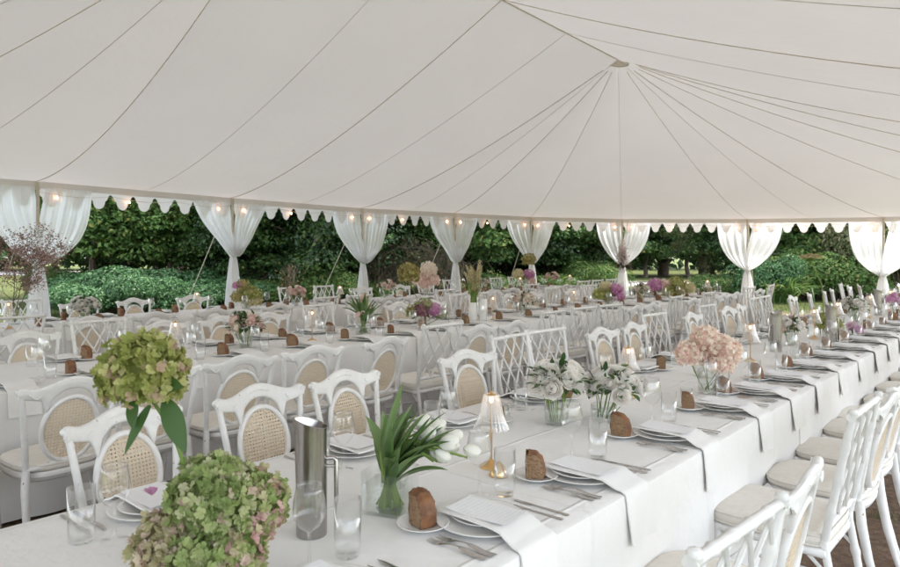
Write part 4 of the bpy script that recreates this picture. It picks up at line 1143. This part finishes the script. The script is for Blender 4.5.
bunch(5.23, 8.4, 'olive and cream hydrangeas with a pink head, back table', [H_(-.10, 0, .17, .10, 'dry', 150), H_(.05, 0, .22, .11, 'hyd_olive', 150), H_(-.04, -.02, .33, .09, 'dry', 150), H_(.13, 0, .20, .10, 'hyd_olive', 130), H_(.14, 0, .11, .09, 'spike', 120), H_(-.12, -.05, .33, .055, 'orchid', 80), H_(-.05, -.06, .34, .045, 'orchid', 70)], 5, .055, .11, 6)
bunch(8.9, 8.4, 'tall peach hydrangea heads on the back table by the brambles', [H_(.03, 0, .47, .15, 'cream', 170), H_(-.13, 0, .30, .14, 'pink', 150), H_(.10, 0, .28, .13, 'pink', 150), H_(-.02, -.05, .22, .12, 'pink', 130)], 6, .06, .12, 4)
bunch(9.3, 5.0, 'yellow-green hydrangeas with magenta orchids, middle table', [H_(-.13, 0, .15, .11, 'hyd_olive', 130), H_(-.05, 0, .27, .08, 'spike', 110), H_(.10, -.03, .22, .10, 'orchid', 110), H_(.14, -.02, .12, .09, 'orchid', 90), H_(.0, 0, .16, .10, 'hyd_olive', 110)], 7, .055, .10, 6)
bunch(11.5, 5.0, 'wide pink and olive hydrangea mound at the middle table end', [H_(-.25, 0, .20, .13, 'orchid', 110), H_(-.10, 0, .20, .12, 'pink', 110), H_(.12, 0, .22, .15, 'hyd_olive', 140), H_(.30, 0, .16, .13, 'spike', 120), H_(-.05, -.1, .10, .11, 'hyd_olive', 100), H_(.12, -.1, .10, .11, 'dry', 100)], 8, .06, .10, 6)
bunch(12.7, 8.9, 'yellow, pink and purple blooms topped by a lime ball, back table', [H_(-.16, 0, .28, .13, 'spike', 110), H_(.06, 0, .27, .13, 'orchid', 110), H_(-.04, 0, .18, .12, 'hyd_olive', 110), H_(.07, 0, .62, .15, 'dry', 160), H_(.10, 0, .14, .11, 'pink', 90)], 9, .06, .10, 6)
bunch(10.35, 1.5, 'magenta orchids in a small vase near the right edge', [H_(-.04, 0, .18, .06, 'orchid', 80), H_(.05, 0, .15, .06, 'orchid', 80), H_(.0, 0, .24, .04, 'orchid', 50)], 10, .035, .09, 5)
bunch(7.25, 1.38, 'magenta orchid bloom low on the front table, by the second wine glasses', [H_(0, 0, .10, .05, 'orchid', 60), H_(.05, 0, .07, .045, 'orchid', 60)], 11, .03, .06, 3)
bunch(9.25, 1.75, 'lime and dried flower bunch far along the front table', [H_(0, 0, .20, .07, 'hyd_olive', 110), H_(.08, 0, .16, .06, 'hyd_olive', 90)], 12, .04, .09, 5)

# tall brown dried umbel rising from the lime hydrangea
o = arr(7.12, 1.62, 'tall brown dried flower head on a thin curved stem', name='dried_flower')
r = random.Random(2); c = px_at(811, 258, 6.42)-V((7.12, 1.62, HT)); b = MB()
b.tube([V((0, 0, .01)), V((.0, 0, .22)), px_at(824, 318, 6.42)-V((7.12, 1.62, HT)), px_at(822, 285, 6.42)-V((7.12, 1.62, HT)), c-V((0, 0, .03))], .005, 6)
for k in range(60):
    a = k*2.4; q = sqrt(k/60)*.088; tip = c+V((q*cos(a), q*sin(a), .028*(1-(q/.09)**2))); b.tube([c-V((0, 0, .03)), tip], .0012, 4)
b.build('stem', M['stem'], o); b = MB()
for k in range(260):
    a = k*2.4; q = sqrt(k/260)*.10; floret(b, c+V((q*cos(a), q*sin(a), .032*(1-(q/.10)**2)+r.uniform(-.008, .008))), V((cos(a)*q*5, sin(a)*q*5, 1)).normalized(), .009, r)
b.build('bloom', foliage('dried_brown', [(0, (.42, .33, .18)), (.5, (.60, .50, .30)), (1, (.66, .57, .36))], .2), o, False)

# tall cream flower spikes in white vases
def spikes(u, v, label, n, hmax, seed, spread=.16):
    r = random.Random(seed); o = arr(u, v, label); b = MB(); fl = MB()
    for dx, h in ((-.05, .21), (.07, .25)):
        x, y = rl(dx, 0); w = MB(); w.lathe([(.001, .002), (.045, 0), (.052, .01), (.050, h*.6), (.044, h), (.041, h), (.046, h*.6), (.001, .02)], 24, M=Matrix.Translation((x, y, 0))); w.build('vase', M['ceramic'], o, 'all')
    for i in range(n):
        a = r.uniform(-1, 1); x, y = rl(a*spread*r.uniform(.6, 1), r.uniform(-.06, .06)); h = hmax*r.uniform(.72, 1)*(1-.12*abs(a))
        p0 = V((*rl(-.03+.05*a, 0), .18)); p1 = V((x, y, h)); bow = V((*rl(-.04*a, 0), 0))
        pts = [p0.lerp(p1, t)+bow*sin(pi*t) for t in [k/10 for k in range(11)]]; b.tube(pts, [.005-.0035*k/10 for k in range(11)], 6)
        for k in range(46):
            t = .36+.64*k/46; p = p0.lerp(p1, t)+bow*sin(pi*t); aa = k*2.4; d = V((cos(aa), sin(aa), .5)).normalized(); s_ = .016*(1.15-t*.65)
            floret(fl, p+d*.016*(1.2-t*.8), d, s_, r, 5, cup=.7)
        for k in range(5):
            t = r.uniform(.15, .5); leafblade(b, p0.lerp(p1, t), V((r.gauss(0, .4), r.gauss(0, .4), 1)), .12, .008, r, .3, 5)
    b.build('stem', M['stem'], o, 'all'); fl.build('bloom', G['spike'], o, False)
spikes(6.15, 5.0, 'tall cream-green flower spikes in two white vases, middle table', 15, .74, 3)
# reddish smoke bush branch
o = arr(2.45, 8.55, 'tall airy reddish smoke bush branch at the left edge', name='smoke_branch'); r = random.Random(8)
cyl_vase(o, .06, .16); b = MB(); fl = MB()
def twig(p, d, L_, rad, depth):
    pts = [p]; dd = d
    for k in range(5):
        dd = (dd+V((r.gauss(0, .12), r.gauss(0, .12), r.gauss(0, .05)))).normalized(); pts.append(pts[-1]+dd*L_/5)
    b.tube(pts, [rad*(1-.1*k) for k in range(6)], 5)
    if depth > 0:
        for q in range(5):
            s_ = pts[r.randrange(2, 6)]; twig(s_, (dd+V((r.gauss(0, .7), r.gauss(0, .7), r.gauss(0, .4)))).normalized(), L_*.55, rad*.6, depth-1)
    else:
        for q in range(8):
            c = pts[r.randrange(2, 6)]+V((r.gauss(0, .03), r.gauss(0, .03), r.gauss(0, .03))); floret(fl, c, rnd_dir(r), .009, r, 3)
for k in range(3): twig(V((0, 0, .02)), V((*rl(-.10+.1*k, 0), 1)).normalized(), .62, .006, 3)
b.build('stem', M['twig'], o, 'all'); fl.build('plume', G['smoke'], o, False)
# dried bouquet tied at the sixth drape
e = V(E[5]); d, n = inward[5]; c0 = e+n*.20
o = empty('dried_bouquet', (c0.x, c0.y, 1.12)); tag(o, 'pale dried bouquet with rust leaves tied to the sixth drape', 'flowers'); r = random.Random(12); fl = MB(); lf = MB(); b = MB()
for k in range(420):
    p = V((r.gauss(0, .09), r.gauss(0, .06), .36+r.gauss(0, .13))); floret(fl, p, rnd_dir(r), .022, r, 4)
for k in range(26): b.tube([(0, 0, -.05), (r.gauss(0, .05), r.gauss(0, .03), .15), (r.gauss(0, .1), r.gauss(0, .05), .36+r.gauss(0, .1))], .003, 4)
for k in range(120):
    a = r.uniform(-1, 1); leafblade(lf, (*rl(a*.20, 0), .02+r.gauss(0, .05)), (*rl(a, 0), r.uniform(-.3, .6)), .09, .022, r, .6, 4)
b.build('stem', M['twig'], o); fl.build('bloom', G['drywhite'], o, False); lf.build('leaf', T['brown'], o)

# ================================================================ TREES AND SHRUBS
def leafcard(b, p, n, s, r, asp=.6, mat=0):
    t, w = basis(n); a = r.uniform(0, 6.3); d = t*cos(a)+w*sin(a); e_ = n.cross(d); f = n*s*.18
    b.v += [tuple(p-d*s*.5), tuple(p+e_*s*asp*.5+f), tuple(p+d*s*.55), tuple(p-e_*s*asp*.5+f)]
    k = len(b.v)-4; b.f += [(k, k+1, k+2), (k, k+2, k+3)]; b.m += [mat, mat]
def crown(seed, RX, RY, z0, z1, blobs, per, leaf, matset, flat=.55, blob=(.45, .95), inner=.22):
    """clumps of leaves through a crown volume; z0 lowest foliage, z1 top"""
    r = random.Random(seed); b = MB(); cz = (z0+z1)/2; RZ = (z1-z0)/2; cl = []
    for i in range(blobs):
        d = rnd_dir(r); rad = r.uniform(.55, 1.0)**.6
        if r.random() < inner: rad *= .6
        c = V((d.x*RX*rad, d.y*RY*rad, cz+d.z*RZ*rad)); br = r.uniform(*blob)
        m = r.choice(matset); cl.append(c)
        for q in range(int(per*br/blob[1])):
            e_ = rnd_dir(r, -.55); rr_ = r.uniform(.55, 1.05)
            p = c+V((e_.x*br*rr_, e_.y*br*rr_, e_.z*br*flat*rr_)); nn = (e_*.6+V((0, 0, .55))+V((r.gauss(0, .45), r.gauss(0, .45), r.gauss(0, .35)))).normalized()
            leafcard(b, p, nn, leaf*r.uniform(.6, 1.3), r, r.uniform(.5, .75), m)
    return b, cl
def tree(seed, RX, RY, z0, z1, blobs, per, leaf, mats, matset, name, trunk=.10, bark='bark', flat=.55, blob=(.45, .95)):
    o = empty(name); b, cl = crown(seed, RX, RY, z0, z1, blobs, per, leaf, matset, flat, blob)
    b.build('crown', mats, o, False); r = random.Random(seed+1); t = MB()
    top = V((r.uniform(-.3, .3), r.uniform(-.3, .3), z1*.8)); tr = [V((0, 0, -.05)).lerp(top, k/8)+V((.12*sin(k+seed), .1*cos(k*1.3+seed), 0)) for k in range(9)]
    t.tube(tr, [trunk*(1.25-.95*k/8) for k in range(9)], 9)
    for c in cl[::max(1, len(cl)//16)]:
        k = max(1, min(7, int(c.z/z1*7))); p = tr[k]; m = p.lerp(c, .5)+V((0, 0, .25)); t.tube([p, m, c], [trunk*.38, trunk*.24, trunk*.08], 6)
    t.build('trunk', M[bark], o); return o
TD = [T['dark'], T['mid'], T['bright'], T['olive'], T['blue'], T['brown']]
broad = tree(1, 2.6, 2.2, .4, 6.6, 120, 310, .125, TD, [0, 0, 1, 1], 'broadleaf_tree')
light = tree(2, 2.5, 2.2, .7, 6.4, 112, 320, .14, TD, [1, 2, 2, 1], 'broadleaf_tree')
darkt = tree(3, 2.6, 2.3, .2, 7.4, 120, 300, .12, TD, [0, 0, 0, 4], 'evergreen_tree')
olive = tree(4, 2.2, 2.0, .5, 5.8, 90, 300, .105, TD, [3, 3, 1], 'shrubby_tree')
tall = tree(5, 3.6, 3.2, .6, 11.5, 170, 170, .30, TD, [0, 0, 1], 'tall_tree', .26, blob=(.8, 1.5))
PR = {k: Proto(v) for k, v in (('broad', broad), ('light', light), ('dark', darkt), ('olive', olive), ('tall', tall))}
for k, v in PR.items(): tag(v.o, 'tree', 'tree')
rt = random.Random(17)
# (column, depth, kind, scale, label)
first = [(-150, 21, 'broad', 'green tree beyond the left edge'), (-70, 23, 'dark', 'dark evergreen just left of the first drape'),
 (95, 20.5, 'light', 'bright-leaved tree right of the leftmost drape'), (170, 21.0, 'light', 'bright-leaved tree left of the second drape, above the low shrubs'),
 (128, 23.5, 'dark', 'dark evergreen behind the two bright trees on the left'), (215, 23.5, 'dark', 'dark evergreen behind the second drape'),
 (262, 20.5, 'broad', 'green tree just right of the second drape'), (310, 20.0, 'broad', 'green tree beside the leaning bare trunk'), (285, 23.5, 'dark', 'dark evergreen behind the leaning bare trunk'),
 (352, 21.5, 'dark', 'dark evergreen behind the third drape'), (400, 24.5, 'dark', 'dark evergreen behind the bramble tangle'), (385, 27, 'broad', 'green tree far behind the third drape'), (445, 24.5, 'broad', 'green tree behind the fourth drape'),
 (478, 22.5, 'light', 'bright-leaved tree right of the fourth drape'), (512, 25, 'dark', 'dark evergreen left of the fifth drape'), (550, 24.5, 'broad', 'green tree right of the fifth drape'), (588, 25, 'broad', 'green tree just left of the sixth drape'), (570, 28, 'dark', 'dark evergreen behind the fifth and sixth drapes'),
 (470, 28, 'dark', 'dark evergreen far behind the flower spikes'),
 (715, 27, 'olive', 'grey-green tree just left of the seventh drape'), (745, 25, 'broad', 'green tree right behind the seventh drape'), (790, 25.5, 'light', 'bright-leaved tree right of the seventh drape'), (832, 25, 'light', 'bright-leaved tree behind the tall dried flower head'),
 (872, 24.5, 'olive', 'grey-green tree at the right by the last drape'), (925, 23, 'olive', 'grey-green tree at the right edge'), (985, 22, 'broad', 'green tree beyond the right edge'), (850, 29, 'light', 'bright-leaved tree far behind the right drapes'), (770, 29, 'dark', 'dark evergreen in the second line behind the seventh drape')]
sc_ = {'broad': .95, 'light': .95, 'dark': 1.0, 'olive': .95}
for x, Z, kd, lab in first:
    u, v = cam_uv((x-HX)/F, Z); PR[kd].place((u, v, 0), rt.uniform(0, 6.3), lab, 'trees along the woodland edge', scale=sc_[kd]*rt.uniform(.92, 1.1))
posn = ['far left', 'left behind the first drape', 'left of the second drape', 'behind the second drape', 'behind the leaning trunk', 'behind the third drape', 'behind the brambles', 'behind the fourth drape', 'between the fourth and fifth drapes', 'behind the fifth drape',
        'left of the sixth drape', 'behind the sixth drape', 'over the drive right of the sixth drape', 'between the sixth and seventh drapes', 'behind the seventh drape', 'right of the seventh drape', 'behind the dried flower head', 'behind the last drape', 'past the right edge']
xs = [-180, -40, 40, 110, 180, 250, 320, 385, 450, 515, 575, 622, 665, 705, 760, 820, 880, 950, 1030]
for i, x in enumerate(xs):
    Z = 55 if x < 110 else (44 if x < 600 or x > 740 else 43); Z += rt.uniform(-1.5, 2)
    if 110 <= x < 240: Z = 50
    u, v = cam_uv((x-HX)/F, Z); PR['tall'].place((u, v, 0), rt.uniform(0, 6.3), 'tall dark tree in the far woodland, '+posn[i], 'tall trees of the far woodland', scale=rt.uniform(.95, 1.2)*(1.15 if Z > 50 else 1))
for x, Z, kd, lab in ((648, 38.8, 'broad', 'green tree beyond the drive, right of the sixth drape'), (688, 39.2, 'light', 'bright-leaved tree beyond the drive, between two drapes'), (612, 39.5, 'broad', 'green tree beyond the drive, behind the sixth drape')):
    u, v = cam_uv((x-HX)/F, Z+2.5); PR[kd].place((u, v, 0), 1+x, lab, 'trees along the woodland edge', scale=1.1)
# far wood closing the view
b = MB(); r = random.Random(31)
for k in range(26000):
    x = r.uniform(-260, 1160); Z = r.uniform(58, 64); u, v = cam_uv((x-HX)/F, Z); z = r.uniform(0, 1)**.85*(13+2.5*sin(x*.021)+1.2*sin(x*.07))
    leafcard(b, V((u, v, z)), (V((-.75, -.66, .5))+V((r.gauss(0, .5), r.gauss(0, .5), r.gauss(0, .4)))).normalized(), r.uniform(.5, 1.1), r, .75)
o = b.build('woodland', [T['dark']], None, False); tag(o, 'dense dark woodland closing the view behind all the trees', 'woodland', kind='stuff')

# low glossy shrubs
def shrub(seed, RX, RY, H, mats, leaf=.11, n=4200, blossoms=0, name='low_shrub'):
    r = random.Random(seed); o = empty(name); b = MB()
    bl = [(V((r.uniform(-.75, .75)*RX, r.uniform(-.75, .75)*RY, H*r.uniform(.25, .62))), r.uniform(.30, .46)) for _ in range(22)]
    for q in range(n):
        c, br = bl[r.randrange(22)]; e_ = rnd_dir(r, -.3); p = c+V((e_.x*br*1.2, e_.y*br*1.2, e_.z*br*.85*H)); p.z = max(.03, p.z)
        leafcard(b, p, (e_+V((0, 0, .5))+V((r.gauss(0, .4), r.gauss(0, .4), r.gauss(0, .3)))).normalized(), leaf*r.uniform(.6, 1.25), r, .55)
    b.build('foliage', mats, o, False); s = MB()
    for q in range(14): c, br = bl[q]; s.tube([(c.x*.3, c.y*.3, 0), (c.x*.7, c.y*.7, c.z*.6), tuple(c)], [.014, .010, .005], 5)
    s.build('stem', M['twig'], o)
    if blossoms:
        f = MB()
        for q in range(blossoms):
            c, br = bl[r.randrange(22)]; e_ = rnd_dir(r, 0); floret(f, c+V((e_.x*br*1.25, e_.y*br*1.25, e_.z*br*H)), e_, .05, r, 5)
        f.build('blossom', T['blossom'], o, False)
    return o
S1 = Proto(tag(shrub(1, 1.2, 1.0, 1.0, T['blue'], .085, 9000), 's', 'shrub')); S2 = Proto(tag(shrub(2, 1.2, 1.0, 1.2, T['bright'], .08, 8000), 's', 'shrub')); S3 = Proto(tag(shrub(3, 1.3, 1.2, 2.2, T['olive'], .085, 9000, 160, 'flowering_shrub'), 's', 'shrub'))
low = [(82, 17.2, S1, .9), (112, 16.6, S1, 1.0), (142, 16.9, S1, 1.05), (172, 17.4, S1, 1.0), (203, 18.0, S1, .95), (232, 18.6, S1, .9), (98, 19, S1, 1.15), (130, 19, S1, 1.2), (165, 19.4, S1, 1.2), (60, 20.5, S2, .9), (258, 19.3, S2, .9), (290, 19, S2, .9), (330, 19.4, S2, .9), (372, 20.5, S2, .9), (497, 21.6, S2, .8), (533, 22.2, S2, 1.0), (566, 22.5, S2, .8), (600, 23, S2, 1.0),
       (655, 23, S2, .34), (685, 22.5, S1, .38), (705, 23, S2, .40), (640, 25, S1, .36), (725, 22.5, S2, .9), (762, 21.5, S1, 1.0), (788, 22.5, S2, 1.2), (812, 22.5, S2, 1.2), (836, 22, S2, 1.3), (855, 22.8, S3, 1.0), (880, 21.8, S3, 1.05), (908, 21, S3, 1.05), (845, 23.5, S3, 1.15), (825, 24, S2, 1.9), (868, 24, S2, 1.9), (930, 21.5, S2, 1.2)]
where = ['at the far left', 'on the left, nearest the leftmost drape', 'below the left bright trees', 'below the left bright trees, centre', 'left of the second drape', 'just behind the second drape', 'in the second line at left', 'in the second line, middle of the left bank', 'in the second line, by the second drape', 'beside the leftmost drape, in deep shade', 'just right of the second drape', 'at the foot of the leaning trunk',
         'left of the third drape', 'right of the third drape', 'left of the fifth drape', 'behind the fifth drape', 'right of the fifth drape', 'left of the sixth drape', 'right of the sixth drape, before the gravel', 'between the sixth and seventh drapes, nearer', 'left of the seventh drape, low', 'nearest the gravel drive', 'behind the seventh drape',
         'just right of the seventh drape', 'left of the tall dried flower', 'behind the tall dried flower', 'right of the tall dried flower', 'left of the last drape', 'behind the last drape', 'at the right edge', 'back line, left of the last drape', 'tall, back line, behind dried flower', 'tall, back line, by the last drape', 'beyond the right edge']
for i, (x, Z, P_, s) in enumerate(low):
    u, v = cam_uv((x-HX)/F, Z); d_ = 'bluish-green' if P_ is S1 else ('leafy green' if P_ is S2 else 'cream-flowered')
    P_.place((u, v, 0), rt.uniform(0, 6.3), '%s shrub %s' % (d_, where[i]), 'shrubs beyond the lawn', scale=(s*rt.uniform(.8, 1.2), s*rt.uniform(.8, 1.2), s*(rt.uniform(.7, 1.15) if x < 760 else rt.uniform(.7, 1.75))))
# strappy clump right of the seventh drape
o = empty('strappy_plant', (*cam_uv((778-HX)/F, 20.6), 0)); tag(o, 'clump of long arching strap leaves right of the seventh drape', 'plant'); b = MB(); r = random.Random(41)
for k in range(170):
    a = r.uniform(0, 6.3); leafblade(b, (r.gauss(0, .25), r.gauss(0, .25), 0), (cos(a)*.5, sin(a)*.5, 1), r.uniform(.9, 1.5), .022, r, r.uniform(1.2, 2.4), 9)
b.build('leaf', T['bright'], o, 'all')
# leaning bare trunk with forked limbs
o = empty('leaning_trunk', (*cam_uv((292-HX)/F, 18.7), 0)); tag(o, 'pale bare trunk leaning right, forked, before the dark trees', 'tree'); b = MB(); r = random.Random(5)
def lp(dx, z, dd=0): return V((*rl(dx, dd), z))
b.tube([lp(-.1, 0), lp(.05, .6), lp(.32, 1.2), lp(.62, 1.8), lp(1.0, 2.25), lp(1.35, 2.7), lp(1.7, 3.2)], [.06, .052, .045, .038, .032, .026, .018], 8)
b.tube([lp(.1, .7), lp(.5, 1.2), lp(.85, 1.65), lp(1.1, 2.1)], [.03, .025, .018, .012], 6)
b.tube([lp(.62, 1.8), lp(.7, 2.3), lp(1.0, 2.9), lp(1.1, 3.6)], [.028, .022, .018, .010], 6); b.build('trunk', M['palebark'], o)
b = MB()
for k in range(900):
    t = r.uniform(0, 1); c = lp(.6+1.1*t, 1.9+1.3*t); p = c+V((r.gauss(0, .28), r.gauss(0, .28), r.gauss(0, .24))); leafcard(b, p, rnd_dir(r, -.2), .11, r, .6)
b.build('foliage', T['bright'], o, False)
# rusty small shrub left of the trunk
o = empty('rusty_shrub', (*cam_uv((290-HX)/F, 17.6), 0)); tag(o, 'small rust-brown withered shrub at the foot of the leaning trunk', 'shrub'); b = MB(); s = MB()
for k in range(260): p = V((r.gauss(0, .13), r.gauss(0, .13), r.uniform(.2, 1.2))); leafcard(b, p, rnd_dir(r), .07, r, .5)
for k in range(8): s.tube([(0, 0, 0), (r.gauss(0, .08), r.gauss(0, .08), .8), (r.gauss(0, .16), r.gauss(0, .16), 1.25)], [.015, .010, .004], 5)
b.build('foliage', T['brown'], o, False); s.build('stem', M['twig'], o)
# bramble tangle
def tangle(x, Z, w, h, label, seed, n=260):
    r = random.Random(seed); o = empty('bramble_tangle', (*cam_uv((x-HX)/F, Z), 0)); tag(o, label, 'bramble'); b = MB(); lf = MB()
    for k in range(n):
        a = r.uniform(-w, w); top = V((*rl(a+r.gauss(0, .3), r.uniform(-.5, .5)), h*r.uniform(.35, .85))); end = V((*rl(a+r.gauss(0, .5), r.uniform(-.7, .5)), r.uniform(0, h*.6)))
        st_ = V((*rl(a*.8, r.uniform(-.3, .5)), r.uniform(0, h*.4)))
        pts = []
        for q in range(11):
            t = q/10; p = st_*(1-t)**2+top*2*t*(1-t)*1.1+end*t*t; pts.append(p+V((r.gauss(0, .03), r.gauss(0, .03), r.gauss(0, .03))))
        b.tube(pts, r.uniform(.0025, .0075), 4)
        for q in range(9): p = pts[r.randrange(11)]; leafcard(lf, p+V((r.gauss(0, .06),)*3), rnd_dir(r), r.uniform(.05, .11), r, .6, 0 if r.random() < .55 else 1)
    b.build('stem', M['twig'], o, 'all'); lf.build('foliage', [T['brown'], T['mid']], o, False)
tangle(405, 20.6, 1.35, 3.1, 'dry brown bramble tangle between the third and fourth drapes', 3, 330)
tangle(440, 21.0, .7, 2.2, 'smaller rusty bramble tangle left of the fourth drape', 4, 120)

# grass: tufts on the worn ground by the right-hand chairs and along the lawn strips in view
b = MB(); r = random.Random(51)
def blade(x, y, h, w=.004):
    a = r.uniform(0, 6.3); l = r.uniform(.1, .6)*h; dx, dy = cos(a), sin(a)
    k = len(b.v); b.v += [(x-dy*w, y+dx*w, 0), (x+dy*w, y-dx*w, 0), (x+dx*l*.4+dy*w*.6, y+dy*l*.4-dx*w*.6, h*.6), (x+dx*l, y+dy*l, h)]
    b.f += [(k, k+1, k+2), (k, k+2, k+3)]; b.m += [0, 0]
for k in range(420):
    cx, cy = r.uniform(1.6, 9.5), r.uniform(-1.2, .75)
    dens = sin(cx*1.9+1)*sin(cy*3.1+cx*.7)+.35*sin(cx*5.3)
    if dens < .1: continue
    for q in range(r.randrange(14, 46)): blade(cx+r.gauss(0, .05), cy+r.gauss(0, .05), r.uniform(.012, .045), .0022)
for k in range(60000):
    x = r.uniform(-60, 960); Z = r.uniform(11.5, 20); u, v = cam_uv((x-HX)/F, Z)
    if ((u-6.8)/12.3)**2+((v-4.9)/6.9)**2 < 1: continue
    blade(u, v, r.uniform(.03, .085), .006)
o = b.build('grass', T['grass'], None, False); tag(o, 'short rough grass over the lawn and worn earth', 'grass', kind='stuff')

# ================================================================ LIGHT, SKY, CAMERA
w = bpy.data.worlds.new('World'); scene.world = w; w.use_nodes = True; nt = w.node_tree; nt.nodes.clear()
sky = nt.nodes.new('ShaderNodeTexSky'); sky.sky_type = 'NISHITA'; sky.sun_disc = False
SE, SA = radians(61), radians(122)       # the sun stands to the right of the camera, veiled by cloud
sky.sun_elevation = SE; sky.sun_rotation = SA; sky.air_density = 1.2; sky.dust_density = 3.0; sky.ozone_density = 1.0
bg = nt.nodes.new('ShaderNodeBackground'); bg.inputs[1].default_value = .15
hs = nt.nodes.new('ShaderNodeHueSaturation'); hs.inputs['Saturation'].default_value = .5
wo = nt.nodes.new('ShaderNodeOutputWorld'); nt.links.new(sky.outputs[0], hs.inputs['Color']); nt.links.new(hs.outputs[0], bg.inputs[0]); nt.links.new(bg.outputs[0], wo.inputs[0])
sd = bpy.data.lights.new('sun', 'SUN'); sd.energy = .7; sd.angle = radians(25); sd.color = (1, .94, .87)
so = bpy.data.objects.new('sun', sd); COL.objects.link(so)
dirv = V((sin(SA)*cos(SE), cos(SA)*cos(SE), sin(SE)))
so.rotation_euler = dirv.to_track_quat('Z', 'Y').to_euler(); so.location = (0, 0, 30)

cd = bpy.data.cameras.new('camera'); cam = bpy.data.objects.new('camera', cd); COL.objects.link(cam)
cam.location = (0, 0, EYE); cam.rotation_euler = (radians(90), 0, atan2(FW[1], FW[0])-pi/2)
cd.sensor_width = 36; cd.lens = F/900*36; cd.shift_y = -(283.5-HY)/900; cd.clip_end = 1000; cd.clip_start = .05
cd.dof.use_dof = True; cd.dof.focus_distance = 3.4; cd.dof.aperture_fstop = 5.6
scene.camera = cam
vs = scene.view_settings; vs.view_transform = 'Standard'; vs.look = 'None'; vs.exposure = 2.7; vs.gamma = 1; vs.use_curve_mapping = False
scene.display_settings.display_device = 'sRGB'
cy = scene.cycles; cy.use_denoising = True; cy.max_bounces = 9; cy.diffuse_bounces = 5; cy.glossy_bounces = 3; cy.transmission_bounces = 6; cy.transparent_max_bounces = 24; cy.sample_clamp_indirect = 4
